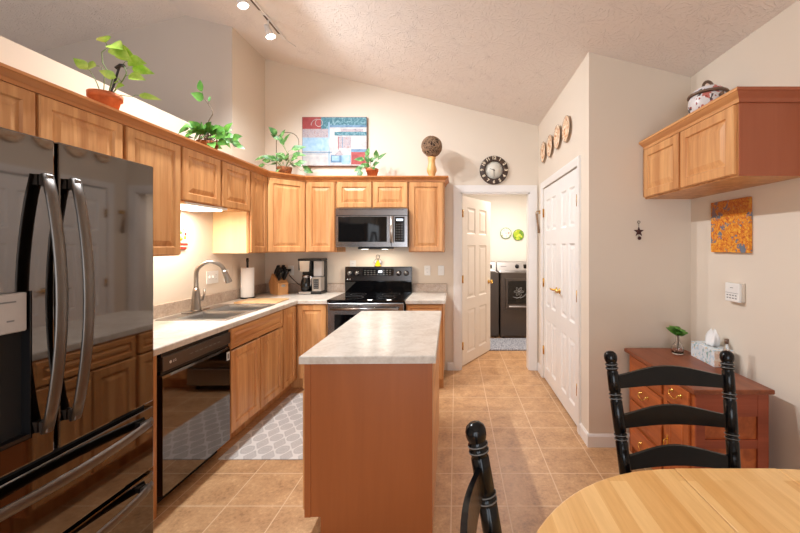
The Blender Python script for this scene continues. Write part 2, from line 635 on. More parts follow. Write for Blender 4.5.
    def panel_rings(self, x0, x1, z0, z1, prof, mi=0, cap=True, back=True):
        """concentric rectangles in the xz plane; prof = (inset, y); faces -y"""
        loops = []
        for ins, y in prof:
            loops.append([(x0 + ins, y, z0 + ins), (x1 - ins, y, z0 + ins), (x1 - ins, y, z1 - ins), (x0 + ins, y, z1 - ins)])
        self.rings(loops, back, cap, True, mi)
        return self

    def leaf(self, base, d, up, length, width, droop=0.25, mi=0):
        d = Vector(d).normalized()
        up = Vector(up)
        s = d.cross(up)
        if s.length < 1e-3:
            s = d.cross(Vector((1, 0, 0.2)))
        s.normalize()
        nrm = s.cross(d).normalized()
        base = Vector(base)
        prof = [(0.0, 0.04), (0.1, 0.55), (0.28, 0.98), (0.5, 0.92), (0.72, 0.6), (0.9, 0.22), (1.0, 0.02)]
        rows = []
        for t, wd in prof:
            c = base + d * (t * length) - nrm * (droop * length * t * t)
            rows.append([c + s * (wd * width / 2) + nrm * (0.10 * width * wd), c, c - s * (wd * width / 2) + nrm * (0.10 * width * wd)])
        vv = [[self.bm.verts.new(self.M @ p) for p in r] for r in rows]
        for a, b in zip(vv[:-1], vv[1:]):
            for i in range(2):
                f = self.bm.faces.new((a[i], a[i + 1], b[i + 1], b[i]))
                f.smooth = True
                f.material_index = mi

    def build(self, name, mats, parent=None, loc=None, rot=None, norm=True):
        if norm:
            bmesh.ops.recalc_face_normals(self.bm, faces=list(self.bm.faces))
        me = bpy.data.meshes.new(name)
        self.bm.to_mesh(me)
        self.bm.free()
        for m in (mats if isinstance(mats, (list, tuple)) else [mats]):
            me.materials.append(m)
        o = bpy.data.objects.new(name, me)
        COL.objects.link(o)
        if parent is not None:
            o.parent = parent
        if loc is not None:
            o.location = loc
        if rot is not None:
            o.rotation_euler = rot
        return o


def tag(o, label, cat, group=None):
    o['label'] = label
    o['category'] = cat
    if group:
        o['group'] = group
    return o


def thing(name, label, cat, loc=(0, 0, 0), rz=0.0, group=None, rot=None):
    o = bpy.data.objects.new(name, None)
    o.empty_display_size = 0.05
    COL.objects.link(o)
    o.location = loc
    o.rotation_euler = rot if rot else (0, 0, rz)
    return tag(o, label, cat, group)


def struct(o, label=None, cat=None):
    o['kind'] = 'structure'
    if label:
        o['label'] = label
        o['category'] = cat
    return o


def dup(root, loc, rz=None, label=None):
    r = root.copy()
    COL.objects.link(r)
    r.location = loc
    if rz is not None:
        r.rotation_euler = (0, 0, rz)
    if label:
        r['label'] = label
    for ch in list(root.children):
        c = ch.copy()
        COL.objects.link(c)
        c.parent = r
        for g in list(ch.children):
            d = g.copy()
            COL.objects.link(d)
            d.parent = c
    return r


def cut(o, boxes):
    """subtract boxes from a mesh"""
    mb = MB()
    for b in boxes:
        mb.box(*b)
    c = mb.build('cutter', M['blk'])
    c.matrix_basis = o.matrix_basis.copy()
    md = o.modifiers.new('cut', 'BOOLEAN')
    md.operation = 'DIFFERENCE'
    md.solver = 'EXACT'
    md.object = c
    if o.parent:
        c.parent = o.parent
    bpy.context.view_layer.update()
    dg = bpy.context.evaluated_depsgraph_get()
    me = bpy.data.meshes.new_from_object(o.evaluated_get(dg))
    o.modifiers.clear()
    o.data = me
    bpy.data.objects.remove(c)


def rotz(a):
    return Matrix.Rotation(a, 4, 'Z')


def tr(x, y, z):
    return Matrix.Translation((x, y, z))


# ------------------------------------------------------------------ the room
XL, XR, YB = -2.235, 1.702, 4.271       # kitchen side walls and far wall
XP, YP = 0.963, 2.644                   # pantry block
YG = 3.648                              # gable wall of the room beyond the half wall
HALF = 2.483
RIDGE_X, SLOPE = -2.70, 0.245


def ceil_z(x):
    zr = 2.855 - SLOPE * (RIDGE_X - XP)
    return 2.855 - SLOPE * (x - XP) if x >= RIDGE_X else zr - SLOPE * (RIDGE_X - x)


mb = MB()
mb.box(-6.1, 1.82, -2.72, 6.62, -0.1, 0.0)
struct(mb.build('floor', M['floor']))

mb = MB()
x0, x1 = RIDGE_X, 1.85
mb.prism([(x0, ceil_z(x0)), (x1, ceil_z(x1)), (x1, ceil_z(x1) + 0.1), (x0, ceil_z(x0) + 0.1)], -2.72, 4.40, axis='y')
struct(mb.build('ceiling', M['ceiling']))
mb = MB()
x0 = -6.1
mb.prism([(x0, ceil_z(x0)), (RIDGE_X, ceil_z(RIDGE_X)), (RIDGE_X, ceil_z(RIDGE_X) + 0.1), (x0, ceil_z(x0) + 0.1)], -2.72, 4.40, axis='y')
struct(mb.build('ceiling_great_room', M['ceiling']))

# far kitchen wall with the laundry opening
DX0, DX1, DZ = 0.055, 0.862, 2.075


def up_to_roof(mb, x0, x1, z0, y0, y1):
    mb.prism([(x0, z0), (x1, z0), (x1, ceil_z(x1)), (x0, ceil_z(x0))], y0, y1, axis='y')


mb = MB()
up_to_roof(mb, XL - 0.12, DX0, 0, YB, YB + 0.12)
up_to_roof(mb, DX1, XR + 0.12, 0, YB, YB + 0.12)
up_to_roof(mb, DX0, DX1, DZ, YB, YB + 0.12)
struct(mb.build('wall_back', M['wall']))

# half wall beside the cabinets and its full-height end
mb = MB()
mb.box(XL - 0.12, XL, -2.6, YG - 0.004, 0, HALF)
mb.prism([(XL - 0.12, 0), (XL, 0), (XL, ceil_z(XL)), (XL - 0.12, ceil_z(XL - 0.12))], YG, YB, axis='y')
struct(mb.build('wall_left', M['wall']))
mb = MB()
mb.prism([(-6.1, 0), (XL - 0.12, 0), (XL - 0.12, ceil_z(XL - 0.12)), (RIDGE_X, ceil_z(RIDGE_X)), (-6.1, ceil_z(-6.1))], YG, YG + 0.12, axis='y')
mb.prism([(XL - 0.12, HALF), (XL, HALF), (XL, ceil_z(XL)), (XL - 0.12, ceil_z(XL - 0.12))], YG - 0.004, YG, axis='y')
struct(mb.build('wall_gable', M['wall_gable']))
mb = MB()
mb.box(-6.1, -5.98, -2.6, YG, 0, 3.2)
struct(mb.build('wall_great_room', M['wall_gable']))

# right wall and the pantry block
mb = MB()
mb.box(XR, XR + 0.12, -2.6, YB, 0, ceil_z(XR) + 0.02)
struct(mb.build('wall_right', M['wall']))
PY0, PY1, PZ = 2.875, 4.02, 2.085
mb = MB()
zt = ceil_z(XP)
zs = lambda x: ceil_z(x)
for (ya, yb, za) in ((YP, PY0, 0.0), (PY1, YB, 0.0), (PY0, PY1, PZ)):
    mb.prism([(XP, za), (XP + 0.11, za), (XP + 0.11, zs(XP + 0.11)), (XP, zs(XP))], ya, yb, axis='y')
mb.prism([(XP + 0.11, 0), (XR, 0), (XR, zs(XR)), (XP + 0.11, zs(XP + 0.11))], YP, YP + 0.11, axis='y')
struct(mb.build('wall_pantry', M['wall']))

# wall behind the viewer with an added opening, the fill light stands in it
mb = MB()
for (xa, xb, za, zb) in ((-6.1, -1.5, 0, 3.6), (0.9, 1.82, 0, 2.9), (-1.5, 0.9, 2.2, 3.4)):
    mb.box(xa, xb, -2.72, -2.6, za, zb)
struct(mb.build('wall_rear', M['wall']))

# laundry room
mb = MB()
mb.box(-0.5, 1.82, 6.5, 6.62, 0, 2.5)
mb.box(-0.62, -0.5, YB + 0.12, 6.62, 0, 2.5)
mb.box(1.70, 1.82, YB + 0.12, 6.5, 0, 2.5)
struct(mb.build('wall_laundry', M['wall_laundry']))
mb = MB()
mb.box(-0.62, 1.82, YB + 0.12, 6.62, 2.44, 2.5)
struct(mb.build('ceiling_laundry', M['wall_laundry']))
d = bpy.data.lights.new('laundry_lamp', 'AREA')
d.shape = 'DISK'
d.size = 0.35
d.energy = LAUNDRY_W
d.color = (1.0, 0.92, 0.86)
o = bpy.data.objects.new('laundry_lamp', d)
o.location = (0.75, 5.3, 2.41)
COL.objects.link(o)


def casing(name, w, h, fw=0.07, out=0.018):
    """door casing in a local frame: opening from x 0 to w, faces -y"""
    prof = [(0, 0), (0, out * 0.6), (fw * 0.2, out * 0.75), (fw * 0.75, out), (fw, out), (fw, 0)]
    mb = MB()
    path = [(-0.0, 0), (-0.0, h), (w, h), (w, 0)]
    # sweep with mitres: leg, head, leg
    loops = []
    for i, (px, pz) in enumerate(path):
        lp = []
        for a, b in prof:
            if i == 0:
                lp.append((px - a, -b, pz))
            elif i == 1:
                lp.append((px - a, -b, pz + a))
            elif i == 2:
                lp.append((px + a, -b, pz + a))
            else:
                lp.append((px + a, -b, pz))
        loops.append(lp)
    mb.rings(loops, True, True)
    return mb


o = casing('c', DX1 - DX0, DZ, 0.085).build('trim_1', M['trim'], loc=(DX0, YB, 0))
struct(o, 'white casing around the laundry doorway', 'door casing')
mb = MB()
for (xa, xb, za, zb) in ((0, 0.015, 0, DZ), (DX1 - DX0 - 0.015, DX1 - DX0, 0, DZ), (0, DX1 - DX0, DZ - 0.015, DZ)):
    mb.box(xa, xb, 0.0, 0.12, za, zb)
struct(mb.build('trim_2', M['trim'], loc=(DX0, YB, 0)), 'white jamb lining inside the laundry doorway', 'door jamb')
o = casing('c', PY1 - PY0, PZ, 0.065).build('trim_3', M['trim'], loc=(XP, PY1, 0), rot=(0, 0, -PI / 2))
struct(o, 'white casing around the double pantry doors', 'door casing')


def six_panel(mb, w, h, t=0.035, cols=2, rows=((0.13, 0.66), (0.80, 1.46), (1.60, 1.93))):
    """moulded six-panel door leaf, front faces -y, x 0..w"""
    st, ms = w * 0.155, w * 0.13
    pw = (w - 2 * st - (cols - 1) * ms) / cols
    xs = [st + i * (pw + ms) for i in range(cols)]
    k = h / 2.06
    rows = [(a * k, b * k) for a, b in rows]
    mb.box(0, w, 0.012, t, 0, h)
    mb.box(0, st, 0, 0.012, 0, h)
    mb.box(w - st, w, 0, 0.012, 0, h)
    for i in range(cols - 1):
        mb.box(xs[i] + pw, xs[i + 1], 0, 0.012, 0, h)
    zz = [0] + [z for r in rows for z in r] + [h]
    for x in xs:
        for j in range(0, len(zz), 2):
            mb.box(x, x + pw, 0, 0.012, zz[j], zz[j + 1])
        for za, zb in rows:
            mb.panel_rings(x, x + pw, za, zb, [(0, 0.0), (0.014, 0.011), (0.026, 0.011), (0.050, 0.003)], back=False)


def hinge(parent, x, y, z, m=None, name='hinge'):
    mb = MB()
    mb.box(x - 0.016, x + 0.016, y - 0.003, y, z - 0.045, z + 0.045)
    mb.cyl((x, y - 0.006, z - 0.047), (x, y - 0.006, z + 0.047), 0.007, 8)
    return mb.build(name, M['brass'], parent)


# laundry door, open into the laundry
ld = thing('door_1', 'cream six-panel door standing open into the laundry', 'door', (DX0 + 0.022, YB + 0.105, 0.012), math.radians(60))
ld['kind'] = 'structure'
mb = MB()
six_panel(mb, 0.80, 2.045)
mb.build('door_leaf', M['door_cream'], ld)
kb = MB()
kb.lathe([(0.026, 0.0), (0.028, -0.006), (0.012, -0.01), (0.011, -0.03), (0.024, -0.036), (0.029, -0.05), (0.02, -0.062), (0.0, -0.064)], (0.74, 0, 0.95), 14, axis='y')
kb.lathe([(0.026, 0.035), (0.028, 0.041), (0.012, 0.045), (0.011, 0.065), (0.024, 0.071), (0.029, 0.085), (0.02, 0.097), (0.0, 0.099)], (0.74, 0, 0.95), 14, axis='y')
kb.build('door_knob', M['brass'], ld)
for z in (0.24, 1.04, 1.83):
    hinge(ld, 0.004, 0.0, z)

# double pantry doors
for k, (ya, lab) in enumerate(((PY1 - 0.006, 'white pantry door leaf next to the laundry doorway'), (PY0 + 0.574, 'white pantry door leaf next to the room corner'))):
    pd = thing('door_%d' % (k + 2), lab, 'door', (XP + 0.004, ya, 0.012), -PI / 2)
    pd['kind'] = 'structure'
    mb = MB()
    wl = 0.564
    six_panel(mb, wl, 2.062)
    mb.build('door_leaf', M['door'], pd)
    s = 1 if k == 0 else -1
    hx = wl - 0.05 if k == 0 else 0.05
    kb = MB()
    kb.lathe([(0.026, 0.0), (0.027, -0.006), (0.011, -0.009), (0.011, -0.045), (0.0, -0.047)], (hx, 0, 1.02), 14, axis='y')
    kb.tube([(hx, -0.04, 1.02), (hx - s * 0.03, -0.044, 1.022), (hx - s * 0.07, -0.042, 1.016), (hx - s * 0.10, -0.04, 1.024)], [0.009, 0.009, 0.008, 0.006], 8)
    kb.build('door_handle', M['brass'], pd)
    for z in (0.30, 1.04, 1.80):
        hinge(pd, 0.006 if k == 0 else wl - 0.006, -0.002, z)


def baseboard(name, x0, x1, y0, y1, side):
    mb = MB()
    h = 0.092
    L = x1 - x0 if side in 'ns' else y1 - y0
    pr = [(0, 0), (0.014, 0), (0.014, h - 0.015), (0.006, h), (0, h)]
    if side == 's':     # faces -y at y0
        mb.prism([(y0 - a, b) for a, b in pr], x0, x1, axis='x')
    elif side == 'w':   # faces -x at x0
        mb.prism([(x0 - a, b) for a, b in pr], y0, y1, axis='y')
    else:               # faces +x at x0
        mb.prism([(x0 + a, b) for a, b in pr], y0, y1, axis='y')
    struct(mb.build(name, M['trim']))


baseboard('baseboard_back', -0.10, DX0 - 0.085, YB, YB, 's')
baseboard('baseboard_pantry_front', XP - 0.014, XR, YP, YP, 's')
baseboard('baseboard_pantry_near', XP, XP, YP, PY0 - 0.065, 'w')
baseboard('baseboard_pantry_far', XP, XP, PY1 + 0.065, YB, 'w')
baseboard('baseboard_right', XR, XR, -2.6, YP - 0.014, 'w')
baseboard('baseboard_laundry', -0.5, 1.7, 6.5, 6.5, 's')


# ------------------------------------------------------------------ cabinets
DOOR_PROF = [(0.0, 0.0), (0.0, -0.016), (0.005, -0.020), (0.050, -0.020), (0.056, -0.010), (0.064, -0.010), (0.092, -0.0175)]
DRAWER_PROF = [(0.0, 0.0), (0.0, -0.016), (0.005, -0.020), (0.030, -0.020), (0.035, -0.011), (0.040, -0.011), (0.056, -0.0175)]


def fronts(parent, specs, mats=None, xf=None):
    for kind, x0, x1, z0, z1 in specs:
        mb = MB()
        # local to the front's own lower corner so that each front gets its own grain
        mb.panel_rings(0, x1 - x0, 0, z1 - z0, DOOR_PROF if kind == 'door' else DRAWER_PROF)
        o = mb.build(kind if kind != 'panel' else 'false_drawer_front', M['wood'] if kind == 'door' else M['wood_h'], parent)
        if xf is None:
            o.location = (x0, -0.001, z0)
        else:
            o.matrix_local = xf @ tr(x0, -0.001, z0)


def carcass(mb, w, h, d, toe=0.0, open_top=False, mids=()):
    t = 0.018
    z0 = toe
    mb.box(0, t, 0.019, d, z0, h)
    mb.box(w - t, w, 0.019, d, z0, h)
    mb.box(t, w - t, 0.019, d, z0, z0 + t)
    if not open_top:
        mb.box(t, w - t, 0.019, d, h - t, h)
    mb.box(t, w - t, d - 0.008, d, z0 + t, h - t)
    # face frame
    mb.box(0, 0.036, 0, 0.019, z0, h)
    mb.box(w - 0.036, w, 0, 0.019, z0, h)
    mb.box(0.036, w - 0.036, 0, 0.019, z0, z0 + 0.036)
    mb.box(0.036, w - 0.036, 0, 0.019, h - 0.036, h)
    for x in mids:
        mb.box(x - 0.018, x + 0.018, 0, 0.019, z0 + 0.036, h - 0.036)
    if toe:
        mb.box(0, w, 0.075, 0.09, 0, toe)


def cabinet(label, loc, rz, w, h, d, specs, group=None, toe=0.0, open_top=False, mids=(), name='wall_cabinet', cat='cabinet'):
    t = thing(name, label, cat, loc, rz, group)
    mb = MB()
    carcass(mb, w, h, d, toe, open_top, mids)
    mb.build('body', M['wood'], t)
    fronts(t, specs)
    return t


UT, UB = 2.195, 1.385          # top and underside of the wall cabinets
DT = 2.138                     # top of their doors
XF = -1.905                    # face of the left run
YF = 3.94                      # face of the far run
UG = 'maple wall cabinets'
# left run: local x runs away from the viewer
L90 = PI / 2
dleft = XF - XL - 0.001


def left_upper(label, y0, y1, zb, specs, mids=()):
    return cabinet(label, (XF, y0, zb), L90, y1 - y0 - 0.001, UT - zb, dleft, [(k, a - y0, b - y0, 0.008, DT - zb) for k, a, b in specs], UG, mids=[m - y0 for m in mids])


left_upper('short maple cabinet with two doors over the refrigerator', 1.20, 2.078, 1.845, [('door', 1.215, 1.638), ('door', 1.652, 2.066)], (1.645,))
left_upper('tall single-door maple cabinet between the refrigerator and the sink light', 2.080, 2.512, UB, [('door', 2.09, 2.502)])
left_upper('short maple cabinet with two doors above the kitchen sink', 2.514, 3.352, 1.765, [('door', 2.522, 2.925), ('door', 2.952, 3.344)], (2.938,))
nc = left_upper('narrow maple cabinet with bright side panel between sink cabinet and corner cabinet', 3.354, 3.658, UB, [('door', 3.364, 3.648)])
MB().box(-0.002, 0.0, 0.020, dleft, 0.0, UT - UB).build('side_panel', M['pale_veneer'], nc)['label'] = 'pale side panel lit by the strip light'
# corner cabinet with a door set at 45 degrees
t = thing('wall_cabinet', 'diagonal corner maple cabinet with trailing basket plant on top', 'cabinet', (XF, 3.66, UB), PI / 4, UG)
mb = MB()
inv = Matrix.Rotation(-PI / 4, 4, 'Z')
poly = []
for p in ((XF, 3.66), (XF + 0.28, 3.94), (XF + 0.28, 4.269), (XL + 0.001, 4.269), (XL + 0.001, 3.66)):
    v = inv @ Vector((p[0] - XF, p[1] - 3.66, 0))
    poly.append((v.x, v.y))
mb.prism(poly, 0, UT - UB)
mb.build('body', M['wood'], t)
fronts(t, [('door', 0.012, 0.384, 0.008, DT - UB)])

# far run
dback = YB - YF - 0.001


def back_upper(label, x0, x1, zb, specs, mids=()):
    return cabinet(label, (x0, YF, zb), 0, x1 - x0 - 0.001, UT - zb, dback, [(k, a - x0, b - x0, 0.008, DT - zb) for k, a, b in specs], UG, mids=[m - x0 for m in mids])


back_upper('tall maple wall cabinet over the coffee maker, beside the microwave', XF + 0.281, -1.290, UB, [('door', -1.600, -1.302)])
back_upper('short maple cabinet with two doors directly above the microwave', -1.288, -0.512, 1.855, [('door', -1.277, -0.908), ('door', -0.890, -0.523)], (-0.899,))
back_upper('maple end cabinet under the twig ball on a turned stand', -0.510, -0.128, UB, [('door', -0.498, -0.140)])

# crown moulding along the run
CROWN = [(0.0, -0.052), (0.012, -0.052), (0.014, -0.034), (0.030, -0.020), (0.040, -0.010), (0.046, -0.008), (0.046, 0.006), (0.0, 0.006)]


def crown_mesh(path, z, outward=None):
    mb = MB()
    n = len(path)
    loops = []
    for i, p in enumerate(path):
        p = Vector((p[0], p[1]))
        ds = []
        if i > 0:
            ds.append((p - Vector(path[i - 1][:2])).normalized())
        if i < n - 1:
            ds.append((Vector(path[i + 1][:2]) - p).normalized())
        ns = [Vector((q.y, -q.x)) for q in ds]
        m = sum(ns, Vector((0, 0)))
        m = m / (m.dot(ns[0]) if len(ns) > 1 else 1.0)
        loops.append([(p.x + m.x * (a + 0.001), p.y + m.y * (a + 0.001), z + b) for a, b in CROWN])
    mb.rings(loops, True, True)
    return mb


o = crown_mesh([(XF, 1.20), (XF, 3.66), (XF + 0.28, 3.94), (-0.129, 3.94), (-0.129, 4.268)], UT).build('crown_moulding', M['wood_y'])
tag(o, 'long stained crown moulding along the tops of the kitchen wall cabinets', 'crown moulding')

# cabinet on the right wall
RF = 1.369
rc = thing('wall_cabinet', 'maple cabinet with reddish end panel hung high above the dresser', 'cabinet', (RF, YP - 0.002, 1.79), -PI / 2)
w = YP - 0.002 - 1.763
mb = MB()
carcass(mb, w - 0.006, UT - 1.79, XR - RF - 0.001, mids=(0.435,))
mb.build('body', M['wood'], rc)
mb = MB()
mb.box(w - 0.006, w, 0.0, XR - RF - 0.001, 0.0, UT - 1.79)
mb.box(w, w + 0.003, -0.0, 0.028, 0.0, UT - 1.79 - 0.05)
o = mb.build('end_panel', M['veneer_cherry_shaded'], rc)
o['label'] = 'reddish cherry veneer end panel, darkened with painted shade'
fronts(rc, [('door', 0.012, 0.424, 0.01, DT - 1.79), ('door', 0.444, w - 0.014, 0.01, DT - 1.79)])
cm = crown_mesh([(RF, YP - 0.003), (RF, 1.763), (XR - 0.001, 1.763)], UT)
for v in cm.bm.verts:
    v.co = rotz(PI / 2) @ (v.co - Vector((RF, YP - 0.002, 1.79)))
o = cm.build('crown', [M['wood_h'], M['veneer_cherry_shaded']], rc)
for f_ in o.data.polygons:
    if all(o.data.vertices[i].co.x > w - 0.01 for i in f_.vertices):
        f_.material_index = 1

# ---- base cabinets, left run
XB = -1.612
BH = 0.875
BG = 'maple base cabinets'
ep = MB().box(0, 0.022, 0, 0.60, 0, BH).build('end_panel', M['wood'], loc=(XB + 0.01, 1.932, 0), rot=(0, 0, L90))
tag(ep, 'thin maple side panel between the refrigerator and the dishwasher', 'panel')

SY0, SY1 = 2.578, 3.366
cabinet('maple sink base cabinet with a false drawer front over two doors', (XB, SY0, 0), L90, SY1 - SY0, BH, XB - XL - 0.002,
        [('panel', 0.012, SY1 - SY0 - 0.012, 0.718, 0.862), ('door', 0.012, 0.386, 0.125, 0.704), ('door', 0.402, SY1 - SY0 - 0.012, 0.125, 0.704)],
        BG, toe=0.105, open_top=True, mids=(0.394,), name='base_cabinet')

t = thing('base_cabinet', 'inside-corner maple base cabinet with two tall narrow doors', 'cabinet', (XB, 3.665, 0), 0, BG)
ox, oy = XB, 3.665
mb = MB()
P = [(XB, 3.369), (XB, 3.665), (-1.287, 3.665), (-1.287, 4.268), (XL + 0.001, 4.268), (XL + 0.001, 3.369)]
mb.prism([(a - ox, b - oy) for a, b in P], 0.105, BH)
P = [(XB - 0.075, 3.369), (XB - 0.075, 3.74), (-1.287, 3.74), (-1.287, 4.268), (XL + 0.001, 4.268), (XL + 0.001, 3.369)]
mb.prism([(a - ox, b - oy) for a, b in P], 0.0, 0.105)
mb.build('body', M['wood'], t)
fronts(t, [('door', 0.008, 0.270, 0.125, 0.862)], xf=tr(0, 3.369 - oy, 0) @ rotz(L90))
fronts(t, [('door', 0.026, 0.314, 0.125, 0.862)])

cabinet('maple base cabinet right of the range, drawer over door', (-0.500, 3.665, 0), 0, 0.372, BH, 0.60,
        [('drawer', 0.012, 0.36, 0.718, 0.862), ('door', 0.012, 0.36, 0.125, 0.704)], BG, toe=0.105, name='base_cabinet')

# ---- worktops
CT = 0.914


def worktop(name, label, poly, origin, z0=BH + 0.001, z1=CT):
    mb = MB()
    mb.prism([(a - origin[0], b - origin[1]) for a, b in poly], 0, z1 - z0, b=0.009, seg=3)
    o = mb.build(name, M['laminate'])
    o.location = (origin[0], origin[1], z0)
    return tag(o, label, 'countertop')


ct = worktop('countertop', 'long L-shaped stone-look countertop holding the sink and coffee maker',
             [(XL + 0.002, 1.90), (-1.574, 1.90), (-1.574, 3.628), (-1.284, 3.628), (-1.284, YB - 0.002), (XL + 0.002, YB - 0.002)], (-1.9, 3.0))
cut(ct, [(-2.135 + 1.9, -1.668 + 1.9, 2.652 - 3.0, 3.312 - 3.0, -0.1, 0.1)])
mb = MB()
mb.box(XL + 0.002 + 1.9, XL + 0.022 + 1.9, 1.90 - 3.0, YB - 0.002 - 3.0, CT - BH, CT - BH + 0.10, 0.004)
mb.box(XL + 0.022 + 1.9, -1.284 + 1.9, YB - 0.022 - 3.0, YB - 0.002 - 3.0, CT - BH, CT - BH + 0.10, 0.004)
o = mb.build('backsplash', M['splash'], ct)
ct2 = worktop('countertop', 'short stone-look countertop right of the range', [(-0.504, 3.628), (-0.105, 3.628), (-0.105, YB - 0.002), (-0.504, YB - 0.002)], (-0.3, 3.9))
mb = MB()
mb.box(-0.504 + 0.3, -0.105 + 0.3, YB - 0.022 - 3.9, YB - 0.002 - 3.9, CT - BH, CT - BH + 0.10, 0.004)
mb.build('backsplash', M['splash'], ct2)

# ---- island
IR = math.radians(-89.0)
isl = thing('kitchen_island', 'freestanding wooden kitchen island with a plain veneer end', 'island', (-0.770, 2.995, 0), IR)
iw, idp = 1.175, 0.620
mb = MB()
carcass(mb, iw, BH, idp, toe=0.108, mids=(iw / 2,))
mb.build('body', M['wood'], isl)
fronts(isl, [('drawer', 0.014, 0.575, 0.735, 0.862), ('drawer', 0.600, iw - 0.012, 0.735, 0.862),
             ('door', 0.014, 0.290, 0.128, 0.722), ('door', 0.298, 0.575, 0.128, 0.722),
             ('door', 0.600, 0.876, 0.128, 0.722), ('door', 0.884, iw - 0.012, 0.128, 0.722)])
mb = MB()
mb.prism([(0.0, 0.108), (0.078, 0.108), (0.078, 0.0), (idp + 0.012, 0.0), (idp + 0.012, BH), (0.0, BH)], iw, iw + 0.012, axis='x')
mb.box(iw + 0.012, iw + 0.016, 0.0, 0.030, 0.108, BH)
mb.box(iw + 0.012, iw + 0.016, idp - 0.022, idp + 0.012, 0.0, BH)
o = mb.build('end_panel', M['veneer'], isl)
o['label'] = 'plain veneer end panel, shade painted into its red-brown'
MB().box(0.0, iw, idp, idp + 0.012, 0.0, BH).build('back_panel', M['wood_h'], isl)
it = MB()
it.prism([(-0.030, -0.016), (iw + 0.045, -0.016), (iw + 0.045, idp + 0.030), (-0.030, idp + 0.030)], 0, 0.038, b=0.007, seg=3)
it = it.build('countertop', M['laminate'])
it.location = (-0.770, 2.995, BH + 0.001)
it.rotation_euler = (0, 0, IR)
tag(it, 'rectangular stone-look countertop on the kitchen island', 'countertop')

# ------------------------------------------------------------------ refrigerator
fr = thing('refrigerator', 'black stainless french-door refrigerator with two freezer drawers', 'refrigerator', (-1.44, 0.895, 0), L90)
FW, FH = 0.845, 1.829
mb = MB()
mb.box(0.004, FW - 0.004, 0.075, 0.775, 0.035, FH - 0.015)
mb.box(0.02, FW - 0.02, 0.03, 0.075, 0.05, FH - 0.03)
for x in (0.06, FW - 0.1):
    for y in (0.12, 0.7):
        mb.cyl((x + 0.02, y, 0), (x + 0.02, y, 0.04), 0.02, 10)
mb.build('body', M['gasket'], fr)


def fdoor(name, x0, x1, z0, z1, hole=None):
    m = MB()
    m.box(0, x1 - x0, 0, 0.062, 0, z1 - z0, 0.006, seg=2)
    o = m.build(name, M['blk_steel'], fr)
    o.location = (x0, 0, z0)
    if hole:
        cut(o, [hole])
    return o


dl = fdoor('door', 0.0, 0.416, 0.715, FH, (0.125, 0.345, -0.02, 0.05, 0.085, 0.585))
dr = fdoor('door', 0.428, FW, 0.715, FH)
d1 = fdoor('freezer_drawer', 0.0, FW, 0.400, 0.693)
d2 = fdoor('freezer_drawer', 0.0, FW, 0.050, 0.384)
# dispenser set into the near door
ds = MB()
ds.box(0.127, 0.343, 0.044, 0.0495, 0.087, 0.583)
ds.box(0.127, 0.131, 0.001, 0.044, 0.087, 0.583)
ds.box(0.339, 0.343, 0.001, 0.044, 0.087, 0.583)
ds.box(0.131, 0.339, 0.001, 0.044, 0.087, 0.100)
ds.box(0.20, 0.27, 0.02, 0.044, 0.30, 0.44, 0.004)
dsp = ds.build('dispenser', M['blk'], dl)
mb = MB()
mb.box(0.140, 0.322, -0.012, 0.043, 0.455, 0.583, 0.004)
dcp = mb.build('dispenser_control_panel', M['grey_panel'], dl)
mb = MB()
mb.box(0.205, 0.290, -0.0126, -0.0118, 0.553, 0.558)
mb.box(0.190, 0.198, -0.0126, -0.0118, 0.551, 0.560)
for i in range(3):
    mb.box(0.165 + i * 0.05, 0.185 + i * 0.05, -0.0126, -0.0118, 0.492, 0.497)
mb.build('panel_marks', M['mark_grey'], dcp)
# curved door handles


def vhandle(parent, x, z0, z1, bow):
    m = MB()
    pts = []
    for i in range(13):
        t_ = i / 12
        z = z0 + (z1 - z0) * t_
        y = -0.018 - bow * math.sin(PI * min(1, max(0, t_))) ** 0.8
        pts.append((x, y, z))
    m.tube(pts, 0.011, 10, flat=(1.9, 0.8), ref=(0, 1, 0))
    for z in (z0 + 0.02, z1 - 0.02):
        m.box(x - 0.012, x + 0.012, -0.030, -0.0005, z - 0.02, z + 0.02, 0.003)
    return m.build('handle', M['blk_handle'], parent)


vhandle(dl, 0.374, 0.090, 0.985, 0.052)
vhandle(dr, 0.040, 0.090, 0.985, 0.052)


def hhandle(parent, z):
    m = MB()
    pts = []
    for i in range(15):
        t_ = i / 14
        pts.append((0.035 + (FW - 0.07) * t_, -0.018 - 0.050 * math.sin(PI * t_) ** 0.8, z))
    m.tube(pts, 0.011, 10, flat=(1.9, 0.8), ref=(0, 1, 0))
    for x in (0.06, FW - 0.06):
        m.box(x - 0.02, x + 0.02, -0.032, -0.0005, z - 0.012, z + 0.012, 0.003)
    return m.build('handle', M['blk_handle'], parent)


hhandle(d1, 0.232)
hhandle(d2, 0.285)

# ------------------------------------------------------------------ dishwasher
dw = thing('dishwasher', 'black stainless dishwasher under the countertop', 'dishwasher', (-1.590, 1.976, 0), L90)
DWW = 0.595
mb = MB()
mb.box(0.004, DWW - 0.004, 0.030, 0.60, 0.10, 0.866)
mb.box(0.004, DWW - 0.004, 0.09, 0.60, 0.0, 0.10)
mb.build('body', M['gasket'], dw)
mb = MB()
mb.prism([(0.0, 0.092), (0.0, 0.728), (0.004, 0.742), (0.012, 0.748), (0.030, 0.748), (0.030, 0.092)], 0.003, DWW - 0.003, axis='x')
ddoor = mb.build('door', M['blk_steel'], dw)
mb = MB()
mb.box(0.003, DWW - 0.003, -0.004, 0.030, 0.768, 0.846, 0.004)
cp = mb.build('control_panel', M['blk_handle'], dw)
cp['label'] = 'slim dark steel control strip with tiny print'
mb = MB()
mb.box(0.003, DWW - 0.003, 0.012, 0.03, 0.748, 0.768)
mb.box(0.003, DWW - 0.003, 0.010, 0.03, 0.846, 0.866)
mb.build('handle_recess', M['blk'], dw)
